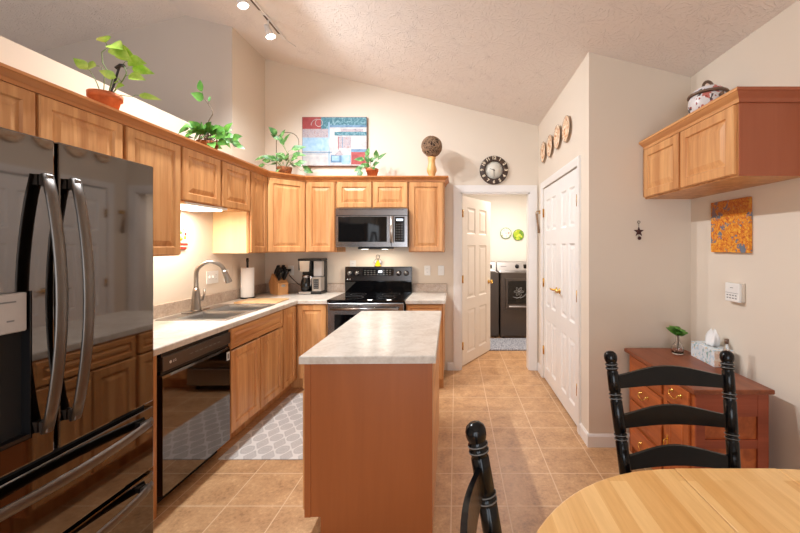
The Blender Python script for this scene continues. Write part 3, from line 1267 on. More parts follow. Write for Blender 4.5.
XZ = Matrix.Rotation(PI / 2, 4, 'X')      # lettering in the xz plane, read from -y
mb = MB()
mb.lathe([(0.0085, 0.0), (0.0085, -0.001)], (0.052, -0.0042, 0.808), 14, axis='y')
mb.text('LG', 0.020, tr(0.082, -0.0042, 0.808) @ XZ, depth=0.0006)
mb.build('badge', M['mark_white'], dw)
mb = MB()
for i in range(7):
    mb.box(0.20 + i * 0.042, 0.224 + i * 0.042, -0.0050, -0.004, 0.806, 0.811)
mb.build('button_marks', M['mark_grey'], cp)
mb = MB()
mb.box(DWW - 0.040, DWW - 0.010, -0.0020, 0.002, 0.655, 0.712)
mb.box(DWW - 0.034, DWW - 0.016, -0.0026, -0.0019, 0.665, 0.700, mi=1)
o = mb.build('energy_sticker', [M['mark_white'], M['mark_grey']], ddoor)
o['label'] = 'small pale sticker at the top corner'

# ------------------------------------------------------------------ range
RX0, RX1, RY = -1.276, -0.512, 3.605
rg = thing('range', 'stainless electric range with a black glass cooktop', 'range', (RX0, RY, 0), 0)
RW = RX1 - RX0
mb = MB()
mb.box(0.0, RW, 0.045, 0.655, 0.05, 0.895)
for x in (0.05, RW - 0.05):
    for y in (0.1, 0.6):
        mb.cyl((x, y, 0), (x, y, 0.06), 0.02, 10)
mb.build('body', M['blk'], rg)
mb = MB()
mb.box(-0.001, RW + 0.001, 0.004, 0.600, 0.896, 0.918, 0.004, seg=2)
ck = mb.build('cooktop', M['blk_gloss'], rg)
for (x, y, r) in ((0.20, 0.17, 0.115), (0.56, 0.17, 0.085), (0.20, 0.43, 0.085), (0.56, 0.43, 0.10)):
    mb = MB()
    mb.lathe([(r, 0.0), (r, 0.0006), (r - 0.004, 0.0006), (r - 0.004, 0.0)], (x, y, 0.9182), 40, cap=False)
    mb.build('burner_ring', M['burner'], ck)
mb = MB()
mb.box(0.004, RW - 0.004, 0.0, 0.044, 0.245, 0.885, 0.005)
od = mb.build('oven_door', M['steel'], rg)
MB().box(0.075, RW - 0.075, -0.003, 0.004, 0.32, 0.775, 0.002).build('oven_window', M['blk_gloss'], od)
mb = MB()
mb.tube([(0.05, -0.045, 0.835), (RW - 0.05, -0.045, 0.835)], 0.014, 12)
for x in (0.075, RW - 0.075):
    mb.cyl((x, -0.045, 0.835), (x, 0.001, 0.835), 0.010, 10)
mb.build('oven_handle', M['steel'], od)
mb = MB()
mb.box(0.004, RW - 0.004, 0.002, 0.044, 0.070, 0.236, 0.005)
mb.build('storage_drawer', M['steel'], rg)
mb = MB()
mb.prism([(0.602, 0.898), (0.590, 1.040), (0.604, 1.212), (0.655, 1.212), (0.655, 0.898)], -0.001, RW + 0.001, axis='x')
bg = mb.build('backguard', M['blk_gloss'], rg)
tilt = math.atan2(0.014, 0.172)
BM = tr(0, 0.5895, 1.040) @ Matrix.Rotation(-tilt, 4, 'X')
mb = MB()
mb.M = BM
mb.box(0.004, RW - 0.004, -0.006, 0.0, 0.010, 0.168, 0.002)
bp = mb.build('control_panel', M['range_panel'], rg)
bp['label'] = 'dark steel control panel across the backguard'
mb = MB()
mb.M = BM
mb.box(0.205, 0.560, -0.008, -0.005, 0.070, 0.150)
mb.build('display', M['blk_gloss'], rg)
mb = MB()
mb.M = BM
mb.box(0.385, 0.425, -0.0088, -0.0079, 0.105, 0.128)
mb.build('clock_readout', M['display'], rg)
mb = MB()
mb.M = BM
for r_ in range(3):
    for c_ in range(9):
        if 4 <= c_ <= 5 and r_ > 0:
            continue
        mb.box(0.222 + c_ * 0.036, 0.240 + c_ * 0.036, -0.0088, -0.0079, 0.080 + r_ * 0.023, 0.085 + r_ * 0.023)
mb.build('button_marks', M['mark_grey'], rg)
for x in (0.060, 0.145, RW - 0.145, RW - 0.060):
    mb = MB()
    mb.M = BM
    mb.lathe([(0.031, -0.006), (0.031, -0.012), (0.026, -0.016), (0.024, -0.040), (0.019, -0.044), (0.0, -0.044)], (x, 0, 0.098), 20, axis='y')
    mb.box(x - 0.003, x + 0.003, -0.0465, -0.043, 0.100, 0.118, mi=1)
    mb.build('knob', [M['knob'], M['mark_white']], rg)
mb = MB()
mb.M = BM
mb.lathe([(0.007, 0.0), (0.007, -0.001)], (0.030, -0.0062, 0.028), 12, axis='y')
mb.text('LG', 0.017, tr(0.056, -0.0062, 0.028) @ XZ, depth=0.0006)
mb.build('badge', M['mark_white'], rg)

# ------------------------------------------------------------------ microwave
MWY = 3.86
mw = thing('microwave', 'stainless microwave mounted over the range', 'microwave', (RX0, MWY, 1.440), 0)
MH = 0.410
mb = MB()
mb.box(0.0, RW, 0.030, YB - MWY - 0.002, 0.0, MH)
mb.build('body', M['blk'], mw)
mb = MB()
mb.box(0.0, RW, 0.0, 0.030, 0.335, MH, 0.003)
for i in range(26):
    mb.box(0.04 + i * 0.0265, 0.058 + i * 0.0265, -0.0008, 0.001, 0.392, 0.398, mi=1)
mb.build('vent_strip', [M['steel'], M['blk']], mw)
mb = MB()
mb.box(0.0, 0.590, 0.0, 0.030, 0.0, 0.332, 0.003)
md_ = mb.build('door', M['steel'], mw)
mb = MB()
mb.box(0.030, 0.545, -0.003, 0.002, 0.055, 0.322, 0.002)
mb.build('door_window', M['glass_dark'], md_)
mb = MB()
mb.tube([(0.600, -0.040, 0.045), (0.600, -0.044, 0.18), (0.600, -0.040, 0.325)], 0.013, 10, flat=(1.3, 0.8), ref=(0, 1, 0))
for z in (0.06, 0.31):
    mb.cyl((0.600, -0.040, z), (0.600, 0.001, z), 0.008, 8)
mb.build('handle', M['steel_sink'], md_)
mb = MB()
mb.box(0.593, RW, 0.0, 0.030, 0.0, 0.332, 0.003)
pn = mb.build('control_panel', M['steel'], mw)
mb = MB()
mb.box(0.628, RW - 0.032, -0.003, 0.002, 0.055, 0.318, 0.002)
kp = mb.build('keypad', M['blk_gloss'], pn)
mb = MB()
for r_ in range(7):
    for c_ in range(3):
        mb.box(0.641 + c_ * 0.028, 0.655 + c_ * 0.028, -0.0037, -0.0029, 0.075 + r_ * 0.027, 0.082 + r_ * 0.027)
mb.build('key_marks', M['mark_grey'], kp)
mb = MB()
mb.box(0.645, 0.715, -0.0037, -0.0029, 0.278, 0.298)
mb.build('clock_readout', M['display'], kp)
mb = MB()
mb.box(0.22, 0.56, 0.06, 0.36, -0.022, -0.0005, 0.006)
mb.build('underside_grille', M['blk'], mw)
for x in (0.28, 0.50):
    lm = MB().box(x - 0.03, x + 0.03, 0.10, 0.16, -0.026, -0.0215).build('cooktop_lamp', M['tube_lit'], mw)
    d = bpy.data.lights.new('cooktop_glow', 'AREA')
    d.size = 0.05
    d.energy = 1.3
    d.color = (1.0, 0.90, 0.76)
    o = bpy.data.objects.new('cooktop_glow', d)
    o.location = (x, 0.13, -0.028)
    o.parent = mw
    COL.objects.link(o)

# ------------------------------------------------------------------ sink and faucet
sk = thing('kitchen_sink', 'double-bowl stainless sink set into the countertop', 'sink', (-1.90, 2.98, CT), 0)
mb = MB()
X0, X1, Y0, Y1 = -0.262, 0.252, -0.358, 0.358
bx0, bx1 = -0.155, 0.215
mb.box(X0, bx0, Y0, Y1, 0.0005, 0.007, 0.002)
mb.box(bx1, X1, Y0, Y1, 0.0005, 0.007, 0.002)
for (a, b) in ((Y0, -0.322), (-0.016, 0.016), (0.322, Y1)):
    mb.box(bx0 - 0.002, bx1 + 0.002, a, b, 0.0005, 0.0068)
mb.build('rim', M['steel_sink'], sk)
for (a, b) in ((-0.322, -0.016), (0.016, 0.322)):
    mb = MB()
    loops = []
    for ins, z in ((0.0, 0.006), (0.004, -0.01), (0.012, -0.15), (0.05, -0.172), (0.12, -0.175)):
        loops.append([(bx0 + ins, a + ins, z), (bx1 - ins, a + ins, z), (bx1 - ins, b - ins, z), (bx0 + ins, b - ins, z)])
    mb.rings(loops, False, True)
    bw = mb.build('bowl', M['steel_sink'], sk)
    mb = MB()
    mb.lathe([(0.042, 0.0), (0.042, 0.002), (0.030, 0.002), (0.026, 0.0005), (0.0, 0.0005)], ((bx0 + bx1) / 2, (a + b) / 2, -0.1745), 20)
    mb.build('drain', M['steel'], bw)

fc = thing('faucet', 'tall brushed-nickel gooseneck faucet behind the sink', 'faucet', (-2.115, 2.97, CT + 0.0072), 0)
mb = MB()
mb.box(-0.032, 0.032, -0.125, 0.125, 0, 0.008, 0.003)
mb.lathe([(0.036, 0.008), (0.036, 0.02), (0.032, 0.05), (0.030, 0.11), (0.025, 0.16), (0.019, 0.19), (0.0, 0.192)], (0, 0, 0), 20)
mb.build('base', M['nickel'], fc)
mb = MB()
dx, dy = 0.86, 0.51
pts = [(0, 0, 0.17), (0, 0, 0.30)]
R_ = 0.098
for i in range(1, 13):
    a = PI - (PI * 0.93) * i / 12
    pts.append((dx * (R_ + R_ * math.cos(a)), dy * (R_ + R_ * math.cos(a)), 0.30 + R_ * math.sin(a)))
mb.tube(pts, 0.0165, 14)
sp = mb.build('spout', M['nickel'], fc)
e = Vector(pts[-1])
dn = (e - Vector(pts[-2])).normalized()
mb = MB()
q = e - dn * 0.005
mb.tube([q, q + dn * 0.02, q + dn * 0.075, q + dn * 0.105, q + dn * 0.112], [0.0175, 0.020, 0.023, 0.026, 0.021], 14)
mb.build('spray_head', M['nickel'], sp)
mb = MB()
mb.tube([(0.0, 0.024, 0.085), (0.014, 0.058, 0.088)], [0.013, 0.013], 12)
mb.tube([(0.014, 0.056, 0.088), (0.020, 0.066, 0.12), (0.022, 0.070, 0.175)], [0.009, 0.008, 0.007], 10, flat=(1.2, 0.8))
mb.build('lever', M['nickel'], fc)

# ------------------------------------------------------------------ dining table
tb = thing('dining_table', 'light oak butcher-block dining table with a leaf, rounded ends', 'table', (0.85, 0.55, 0), 0)
TR, TZ, LF = 0.602, 0.750, 0.16


def half_top(sign):
    m = MB()
    pts = []
    n = 40
    for i in range(n + 1):
        a = -PI / 2 + PI * i / n
        pts.append((sign * (LF + 0.001 + TR * math.cos(a)), TR * math.sin(a)))
    if sign < 0:
        pts.reverse()
    m.prism(pts, TZ - 0.028, TZ, b=0.005, seg=3)
    return m.build('tabletop_half', M['tabletop'], tb)


half_top(-1)
half_top(1)
MB().prism([(-LF + 0.001, -TR), (LF - 0.001, -TR), (LF - 0.001, TR), (-LF + 0.001, TR)], TZ - 0.028, TZ, b=0.0015, seg=1).build('table_leaf', M['tabletop'], tb)
mb = MB()
mb.box(-0.42, 0.42, -0.30, 0.30, TZ - 0.085, TZ - 0.029)
mb.build('apron', M['pale_wood'], tb)
mb = MB()
mb.lathe([(0.10, 0.10), (0.105, 0.14), (0.06, 0.20), (0.055, 0.26), (0.085, 0.36), (0.09, 0.44), (0.06, 0.54), (0.055, 0.58), (0.10, 0.63), (0.12, TZ - 0.086)], (0, 0, 0), 24)
mb.build('pedestal', M['pale_wood'], tb)
for k in range(4):
    a = k * PI / 2
    mb = MB()
    c, s = math.cos(a), math.sin(a)
    mb.tube([(c * 0.05, s * 0.05, 0.19), (c * 0.16, s * 0.16, 0.17), (c * 0.28, s * 0.28, 0.09), (c * 0.40, s * 0.40, 0.032), (c * 0.44, s * 0.44, 0.030)], [0.04, 0.042, 0.036, 0.030, 0.028], 10)
    mb.build('foot', M['pale_wood'], tb)


# ------------------------------------------------------------------ ladder-back chairs
def chair_post_line(side, z):
    """rear post: x and y by height"""
    x = side * (0.200 + 0.036 * max(0, (z - 0.45)) / 0.57)
    if z < 0.45:
        y = 0.215 - 0.025 * z / 0.45
    else:
        y = 0.190 + 0.098 * (z - 0.45) / 0.57
    return Vector((x, y, z))


def chair(label, loc, rz, bow):
    t = thing('ladder_back_chair', label, 'chair', loc, rz, None)
    for s in (-1, 1):
        zs, rs = [], []
        prof = [(0.0, 0.014), (0.03, 0.018), (0.20, 0.019), (0.42, 0.0225), (0.50, 0.0225)]
        for zb in (0.565, 0.715, 0.862):
            prof += [(zb - 0.020, 0.0225), (zb - 0.016, 0.0190), (zb - 0.009, 0.0245), (zb - 0.003, 0.0195), (zb, 0.0195), (zb + 0.006, 0.0245), (zb + 0.013, 0.0190), (zb + 0.017, 0.0225)]
        prof += [(0.950, 0.0215), (0.956, 0.0180), (0.962, 0.0240), (0.967, 0.0240), (0.971, 0.0185), (0.976, 0.0240), (0.981, 0.0240), (0.985, 0.0190), (0.991, 0.0225), (1.000, 0.0250), (1.012, 0.0250), (1.021, 0.0215), (1.028, 0.0130), (1.030, 0.004)]
        m = MB()
        m.tube([chair_post_line(s, z) for z, r in prof], [r for z, r in prof], 14, ref=(0, 1, 0))
        po = m.build('rear_post', M['chair'], t)
        for zb in (0.562, 0.712, 0.859, 0.979):
            m = MB()
            for dz in ((-0.007, 0.0075) if zb < 0.9 else (-0.0155, -0.0015)):
                p = chair_post_line(s, zb + dz)
                q = chair_post_line(s, zb + dz + 0.0025)
                m.cyl(p, q, 0.0251 if zb < 0.9 else 0.0247, 14)
            o = m.build('worn_ring', M['chair_line'], po)
            o['label'] = 'pale worn ring lines round the turned post'
    for (z0, z1, arch, flat_) in ((0.596, 0.643, 0.031, 0.007), (0.743, 0.790, 0.031, 0.007), (0.888, 0.935, 0.032, 0.007)):
        m = MB()
        n = 18
        loops = []
        for i in range(n + 1):
            u = -1 + 2 * i / n
            mid = (z0 + z1) / 2
            a = chair_post_line(-1, mid)
            b = chair_post_line(1, mid)
            x = a.x + (b.x - a.x) * (u + 1) / 2
            w = 1 - u * u
            up = math.cos(u * PI / 2) ** 1.6
            zt, zb = z1 + arch * up, z0 + flat_ * up
            lean = 0.17
            y = a.y + bow * w
            loops.append([(x, y - 0.006 + (zb - mid) * lean, zb), (x, y + 0.006 + (zb - mid) * lean, zb), (x, y + 0.006 + (zt - mid) * lean, zt), (x, y - 0.006 + (zt - mid) * lean, zt)])
        m.rings(loops, True, True)
        m.build('back_slat', M['chair'], t)
    m = MB()
    m.prism([(-0.20, 0.20), (-0.235, -0.215), (0.235, -0.215), (0.20, 0.20)], 0.432, 0.462, b=0.010, seg=3)
    m.build('seat', M['chair'], t)
    for s in (-1, 1):
        m = MB()
        pr = [(0.0, 0.013), (0.04, 0.017), (0.10, 0.014), (0.14, 0.020), (0.26, 0.022), (0.36, 0.017), (0.40, 0.022), (0.433, 0.020)]
        m.tube([(s * (0.215 - 0.01 * z), -0.195 - 0.02 * (0.433 - z), z) for z, r in pr], [r for z, r in pr], 12, ref=(0, 1, 0))
        m.build('front_leg', M['chair'], t)
    for s in (-1, 1):
        for z in (0.14, 0.27):
            m = MB()
            m.tube([(s * 0.212, -0.195, z), (s * 0.208, 0.0, z), (s * 0.200, 0.205, z)], [0.008, 0.012, 0.008], 8)
            m.build('stretcher', M['chair'], t)
    for (y, z) in ((-0.197, 0.22), (-0.197, 0.32), (0.203, 0.20)):
        m = MB()
        m.tube([(-0.205, y, z), (0, y, z), (0.205, y, z)], [0.008, 0.012, 0.008], 8)
        m.build('stretcher', M['chair'], t)
    return t


chair('black ladder-back chair facing the table in front of the dresser', (0.857, 1.180, 0), math.radians(0.5), 0.018)
chair('black ladder-back chair at the rounded table end beside the island', (0.316, 0.618, 0), math.radians(86), 0.024)

# ------------------------------------------------------------------ dresser
DH = 0.722
DL, DD = 0.720, 0.372
dz = thing('dresser', 'red-brown oak dresser with brass pulls in the room corner', 'dresser', (1.232, 2.592, 0), -PI / 2)
mb = MB()
mb.box(0.004, DL - 0.012, 0.018, DD, 0.05, DH - 0.026)
mb.build('body', M['dresser'], dz)
mb = MB()   # panelled end towards the viewer
xe = DL - 0.012
mb.box(xe, xe + 0.012, 0.0, 0.045, 0.0, DH - 0.026)
mb.box(xe, xe + 0.012, DD - 0.055, DD, 0.0, DH - 0.026)
for za, zb in ((0.05, 0.11), (0.235, 0.290), (0.410, 0.455), (0.575, DH - 0.026)):
    mb.box(xe, xe + 0.010, 0.045, DD - 0.055, za, zb)
o = mb.build('end_panel', M['dresser_side_shaded'], dz)
o['label'] = 'panelled end of the same red wood, shade painted into its colour'
mb = MB()
for x in (0.0, 0.425, DL - 0.047):
    mb.box(x, x + 0.035, 0.0, 0.018, 0.0, DH - 0.026)
for z in (0.05, 0.222, 0.382, 0.548, DH - 0.045):
    mb.box(0.035, 0.425, 0.001, 0.018, z, z + 0.018)
for z in (0.05, 0.548, DH - 0.045):
    mb.box(0.460, DL - 0.035, 0.001, 0.018, z, z + 0.018)
mb.build('face_frame', M['dresser'], dz)
for x in (0.004, DL - 0.05):
    for y in (0.02, DD - 0.06):
        MB().box(x, x + 0.04, y, y + 0.04, 0.0, 0.05).build('foot', M['dresser'], dz)
MB().box(-0.022, DL + 0.026, -0.030, DD + 0.012, DH - 0.025, DH, 0.006, seg=2).build('top', M['dresser_top_shaded'], dz)


def bail(parent, x, z):
    m = MB()
    for s in (-1, 1):
        m.lathe([(0.012, 0.0), (0.010, -0.003), (0.004, -0.005), (0.004, -0.018), (0.0, -0.019)], (x + s * 0.040, -0.0125, z), 12, axis='y')
    pts = [(x - 0.040, -0.030, z), (x - 0.036, -0.034, z - 0.015), (x - 0.018, -0.036, z - 0.025), (x + 0.018, -0.036, z - 0.025), (x + 0.036, -0.034, z - 0.015), (x + 0.040, -0.030, z)]
    m.tube(pts, 0.0032, 8)
    return m.build('drawer_pull', M['brass'], parent)


def dfront(name, x0, x1, z0, z1):
    m = MB()
    m.panel_rings(0, x1 - x0, 0, z1 - z0, [(0, 0), (0, -0.009), (0.005, -0.0125)])
    o = m.build(name, M['dresser'], dz)
    o.location = (x0, 0.0, z0)
    return o


for x0, x1, za, zb in ((0.040, 0.420, 0.570, 0.686), (0.465, DL - 0.040, 0.570, 0.686), (0.040, 0.420, 0.404, 0.544), (0.040, 0.420, 0.244, 0.378), (0.040, 0.420, 0.072, 0.218)):
    q = dfront('drawer', x0, x1, za, zb)
    bail(q, (x1 - x0) / 2, (zb - za) / 2 + 0.010)
q = dfront('door', 0.465, DL - 0.040, 0.072, 0.544)
mb = MB()
mb.panel_rings(0.045, DL - 0.505 - 0.045, 0.05, 0.42, [(0, -0.0130), (0.0, -0.0132), (0.008, -0.0150), (0.014, -0.0132)])
mb.build('door_moulding', M['dresser'], q)
mb = MB()
mb.box(0.014, 0.030, -0.0150, -0.0124, 0.20, 0.29, 0.001)
mb.tube([(0.022, -0.014, 0.27), (0.022, -0.034, 0.26), (0.022, -0.034, 0.225), (0.022, -0.014, 0.215)], 0.0045, 8)
mb.build('door_pull', M['brass'], q)

# things on the dresser
vz = DH
v = thing('bud_vase', 'small clear glass bud vase with a leafy cutting on the dresser', 'vase', (1.50, 2.47, vz), 0)
mb = MB()
mb.lathe([(0.030, 0.0), (0.036, 0.006), (0.038, 0.03), (0.030, 0.06), (0.013, 0.085), (0.011, 0.12), (0.015, 0.132), (0.013, 0.132), (0.009, 0.12), (0.010, 0.086), (0.027, 0.058), (0.034, 0.03), (0.031, 0.010), (0.0, 0.008)], (0, 0, 0), 24, cap=False)
mb.lathe([(0.030, 0.0), (0.0, 0.0)], (0, 0, 0), 24, cap=False)
mb.build('glass_body', M['glass'], v)
mb = MB()
mb.tube([(0.0, 0.0, 0.03), (0.004, 0, 0.08), (0.002, 0.0, 0.125), (-0.008, 0, 0.155)], 0.004, 8)
mb.build('stem', M['bark'], v)
mb = MB()
for k in range(11):
    a = k * 2.4
    el = 0.35 + 0.5 * ((k * 7) % 5) / 5
    b = Vector((-0.008, 0, 0.135 + 0.006 * (k % 4)))
    mb.leaf(b, (math.cos(a), math.sin(a) - 0.4, el), (0.2 * (k % 3 - 1), -0.8, 0.7), 0.070 - 0.003 * (k % 4), 0.052, 0.25)
mb.build('leaves', M['leaf'], v)

tbx = thing('tissue_box', 'pale floral cardboard tissue box with a white tissue pulled up', 'tissue box', (1.616, 2.310, vz), math.radians(-3))
mb = MB()
mb.box(-0.058, 0.058, -0.118, 0.118, 0, 0.100, 0.002)
mb.build('carton', M['tissue_box'], tbx)
MB().box(-0.056, 0.056, -0.1188, -0.1178, 0.004, 0.096).build('end_print', M['card_peach'], tbx)['label'] = 'peach printed end of the carton'
mb = MB()
mb.lathe([(0.05, 0.0), (0.0, 0.0005)], (0, 0, 0.1003), 24, cap=False)
for vv in mb.bm.verts:
    vv.co.x *= 0.5
mb.build('opening', M['blk'], tbx)
mb = MB()
loops = []
rr = random.Random(3)
for j, (z, a, b) in enumerate(((0.09, 0.016, 0.030), (0.115, 0.026, 0.044), (0.140, 0.022, 0.050), (0.165, 0.016, 0.040), (0.190, 0.007, 0.018))):
    lp = []
    for k in range(20):
        an = 2 * PI * k / 20
        w_ = 1 + 0.32 * math.sin(5 * an + j * 0.5)
        zz = z + (0.016 * math.sin(3 * an + 0.6) if j > 1 else 0)
        lp.append((a * w_ * math.cos(an) + 0.004 * j, b * w_ * math.sin(an), zz))
    loops.append(lp)
mb.rings(loops, True, True, smooth=True)
mb.build('tissue', M['paper'], tbx)

bt = thing('bottle', 'little bottle on the dresser behind the chair post, by the tissue box', 'bottle', (1.572, 2.12, vz), 0)
mb = MB()
mb.lathe([(0.018, 0.0), (0.019, 0.006), (0.019, 0.12), (0.009, 0.150), (0.009, 0.168), (0.0, 0.169)], (0, 0, 0), 20)
mb.build('glass_body', M['glass'], bt)
mb = MB()
mb.lathe([(0.011, 0.162), (0.011, 0.188), (0.0, 0.189)], (0, 0, 0), 16)
mb.build('cap', M['tureen_rim'], bt)

# ------------------------------------------------------------------ plants above the cabinets
DT_Z = UT + 0.0065


def tapered_pot(parent, r, h, mat, rim=True):
    m = MB()
    p = [(r * 0.70, 0.0), (r * 0.92, h * 0.70)]
    if rim:
        p += [(r * 1.04, h * 0.70), (r * 1.06, h), (r * 0.94, h), (r * 0.90, h * 0.86), (0.0, h * 0.86)]
    else:
        p += [(r, h), (r * 0.92, h), (r * 0.90, h * 0.88), (0.0, h * 0.88)]
    m.lathe(p, (0, 0, 0), 24)
    po = m.build('pot', mat, parent)
    m = MB()
    m.lathe([(r * 0.90, h * 0.865), (0.0, h * 0.90)], (0, 0, 0), 20, cap=False)
    m.build('soil', M['soil'], parent)


def stems_and_leaves(parent, stems, leafmat, stemmat, droop=0.3):
    """stems: list of (points, radius, leaves) with leaves (t, direction, length, width)"""
    ms, ml = MB(), MB()
    for pts, r, lv in stems:
        P = [Vector(p) for p in pts]
        ms.tube(P, [r * (1 - 0.45 * i / (len(P) - 1)) for i in range(len(P))], 6)
        for tt, d, ln, wd in lv:
            f = tt * (len(P) - 1)
            i = min(int(f), len(P) - 2)
            b = P[i].lerp(P[i + 1], f - i)
            d = Vector(d).normalized()
            pet = b + d * (ln * 0.35) + Vector((0, 0, ln * 0.12))
            ms.tube([b, b.lerp(pet, 0.5) + Vector((0, 0, 0.006)), pet], 0.0016, 5)
            ml.leaf(pet, d, (RND.uniform(-0.4, 0.4), -0.9, RND.uniform(0.1, 0.8)), ln, wd, droop)
    ms.build('stem', stemmat, parent)
    ml.build('leaves', leafmat, parent)


# pothos in terracotta over the refrigerator
p1 = thing('potted_pothos', 'lime-leaved pothos in a round terracotta pot above the refrigerator', 'plant', (-1.965, 2.045, DT_Z), 0)
tapered_pot(p1, 0.072, 0.100, M['terracotta'])
mb = MB()
mb.tube([(0.02, 0, 0.07), (0.05, 0.0, 0.16), (0.075, 0.0, 0.24), (0.085, 0, 0.265)], 0.0055, 8)
mb.tube([(0.06, 0, 0.245), (0.085, 0.0, 0.262), (0.105, 0, 0.258)], 0.010, 6)
mb.build('support_stake', M['blk'], p1)
stems_and_leaves(p1, [
    ([(0.02, 0, 0.07), (0.06, 0, 0.13), (0.10, 0, 0.18), (0.12, 0, 0.22), (0.10, 0, 0.27)], 0.004, [(1.0, (0.8, -0.2, -0.05), 0.10, 0.075), (0.85, (0.95, 0.1, -0.1), 0.10, 0.065), (0.6, (0.9, -0.2, -0.15), 0.09, 0.06), (0.35, (0.4, -0.6, 0.0), 0.075, 0.05), (0.2, (0.6, -0.4, 0.1), 0.07, 0.05), (0.45, (-0.5, -0.6, 0.2), 0.07, 0.05)]),
    ([(0.01, 0, 0.07), (0.05, -0.01, 0.18), (-0.005, -0.01, 0.27), (-0.01, -0.01, 0.33), (0.02, 0, 0.365)], 0.0035, [(1.0, (0.7, -0.4, -0.2), 0.10, 0.085), (0.98, (0.9, 0.1, -0.5), 0.11, 0.085), (0.95, (0.3, -0.5, 0.1), 0.09, 0.07), (0.92, (0.9, -0.4, -0.45), 0.15, 0.08)]),
    ([(-0.01, 0, 0.07), (-0.03, -0.02, 0.16), (-0.045, -0.03, 0.20)], 0.003, [(1.0, (-0.3, -0.5, 0.4), 0.065, 0.055)]),
    ([(-0.01, 0, 0.07), (-0.005, 0.0, 0.20), (-0.015, 0.0, 0.245)], 0.0025, [(1.0, (-0.95, 0, 0.05), 0.10, 0.065)]),
    ([(0.02, 0, 0.07), (0.09, 0.0, 0.095), (0.15, 0.0, 0.085)], 0.0025, [(1.0, (0.95, 0.1, -0.05), 0.10, 0.04)]),
], M['leaf_lime'], M['stem'])

p2 = thing('potted_pothos', 'trailing green plant in a brown basket with one tall bare stem', 'plant', (-2.00, 2.94, DT_Z), 0)
tapered_pot(p2, 0.080, 0.085, M['wicker'], False)
mb = MB()
pts = [(-0.075 * math.cos(PI * i / 10), 0, 0.085 + 0.10 * math.sin(PI * i / 10)) for i in range(11)]
mb.tube(pts, 0.005, 6)
mb.build('basket_handle', M['wicker'], p2)
rr = random.Random(11)
st = []
for k in range(14):
    a = 2 * PI * k / 14 + 0.3
    rad = rr.uniform(0.09, 0.17)
    c, s = math.cos(a), math.sin(a) * 0.6
    c = c if c > 0 else c * 0.55
    zt = rr.uniform(0.02, 0.15)
    st.append(([(0, 0, 0.07), (c * rad * 0.45, s * rad * 0.45, 0.15), (c * rad, s * rad, zt + 0.03)], 0.003,
               [(0.5, (c, s - 0.3, 0.4), 0.085, 0.068), (0.8, (c + 0.3, s - 0.3, 0.0), 0.085, 0.066), (1.0, (c, s, -0.3), 0.085, 0.066), (0.3, (c * 0.4, s - 0.6, 0.5), 0.085, 0.068)]))
st.append(([(0, 0, 0.07), (0.12, -0.03, 0.13), (0.20, -0.05, 0.10), (0.25, -0.055, 0.03)], 0.003, [(0.5, (0.5, -0.3, 0.8), 0.09, 0.075), (0.75, (0.8, -0.3, 0.2), 0.08, 0.06), (1.0, (0.7, -0.2, -0.1), 0.07, 0.045), (0.6, (0.4, -0.6, -0.1), 0.08, 0.06)]))
st.append(([(0.0, 0, 0.07), (0.0, 0, 0.20), (0.01, 0, 0.26), (0.04, 0, 0.31), (0.035, 0, 0.35), (0.0, 0, 0.40), (-0.03, 0, 0.44)], 0.005,
           [(0.86, (-0.2, -0.5, 0.1), 0.085, 0.075), (1.0, (-0.35, 0, 0.9), 0.12, 0.055), (0.8, (0.1, 0, 0.8), 0.05, 0.02)]))
stems_and_leaves(p2, st, M['leaf'], M['bark'])

p3 = thing('potted_pothos', 'variegated climbing plant in a brown basket on the corner cabinet', 'plant', (-1.845, 3.93, DT_Z), 0)
tapered_pot(p3, 0.078, 0.095, M['wicker'], False)
mb = MB()
pts = [(-0.11, 0, 0.08), (-0.11, 0, 0.38)] + [(-0.11 + 0.135 * (1 - math.cos(PI * i / 10)), 0, 0.38 + 0.10 * math.sin(PI * i / 10)) for i in range(1, 11)] + [(0.16, 0, 0.25)]
mb.tube([Vector((p[0] * 0.9, 0.02, p[2])) for p in pts], 0.004, 6)
mb.tube([(-0.075, 0.0, 0.07), (-0.099, 0.02, 0.10)], 0.004, 6)
mb.build('wire_trellis', M['bark'], p3)
rr = random.Random(5)
st = []
for k in range(8):
    a = 2 * PI * k / 8
    c, s = math.cos(a), math.sin(a) * 0.55
    rad = rr.uniform(0.12, 0.20)
    st.append(([(0, 0, 0.08), (c * rad * 0.5, s * rad * 0.5, 0.15), (c * rad, s * rad, 0.06 + 0.06 * (k % 3))], 0.003,
               [(0.35, (c * 0.6, s - 0.5, 0.5), 0.10, 0.06), (0.65, (c, s - 0.2, 0.2), 0.095, 0.055), (1.0, (c, s, -0.2), 0.10, 0.052)]))
st.append(([(0, 0, 0.08), (0.05, 0, 0.17), (0.02, 0, 0.27), (-0.03, 0, 0.35), (-0.06, 0, 0.41)], 0.004,
           [(0.2, (0.7, 0, 0.5), 0.12, 0.055), (0.35, (0.9, -0.1, 0.1), 0.14, 0.07), (0.45, (0.9, 0, 0.35), 0.15, 0.075), (0.55, (-0.3, -0.3, 0.8), 0.11, 0.055), (0.65, (0.4, -0.3, 0.8), 0.11, 0.05),
            (0.75, (-0.5, -0.3, 0.5), 0.10, 0.05), (0.85, (0.2, 0, 0.9), 0.10, 0.045), (1.0, (-0.2, -0.4, 0.3), 0.10, 0.07), (0.3, (-0.8, -0.2, 0.3), 0.10, 0.05), (0.15, (-0.5, -0.5, 0.6), 0.11, 0.05)]))
stems_and_leaves(p3, st, M['leaf_dark'], M['stem'])

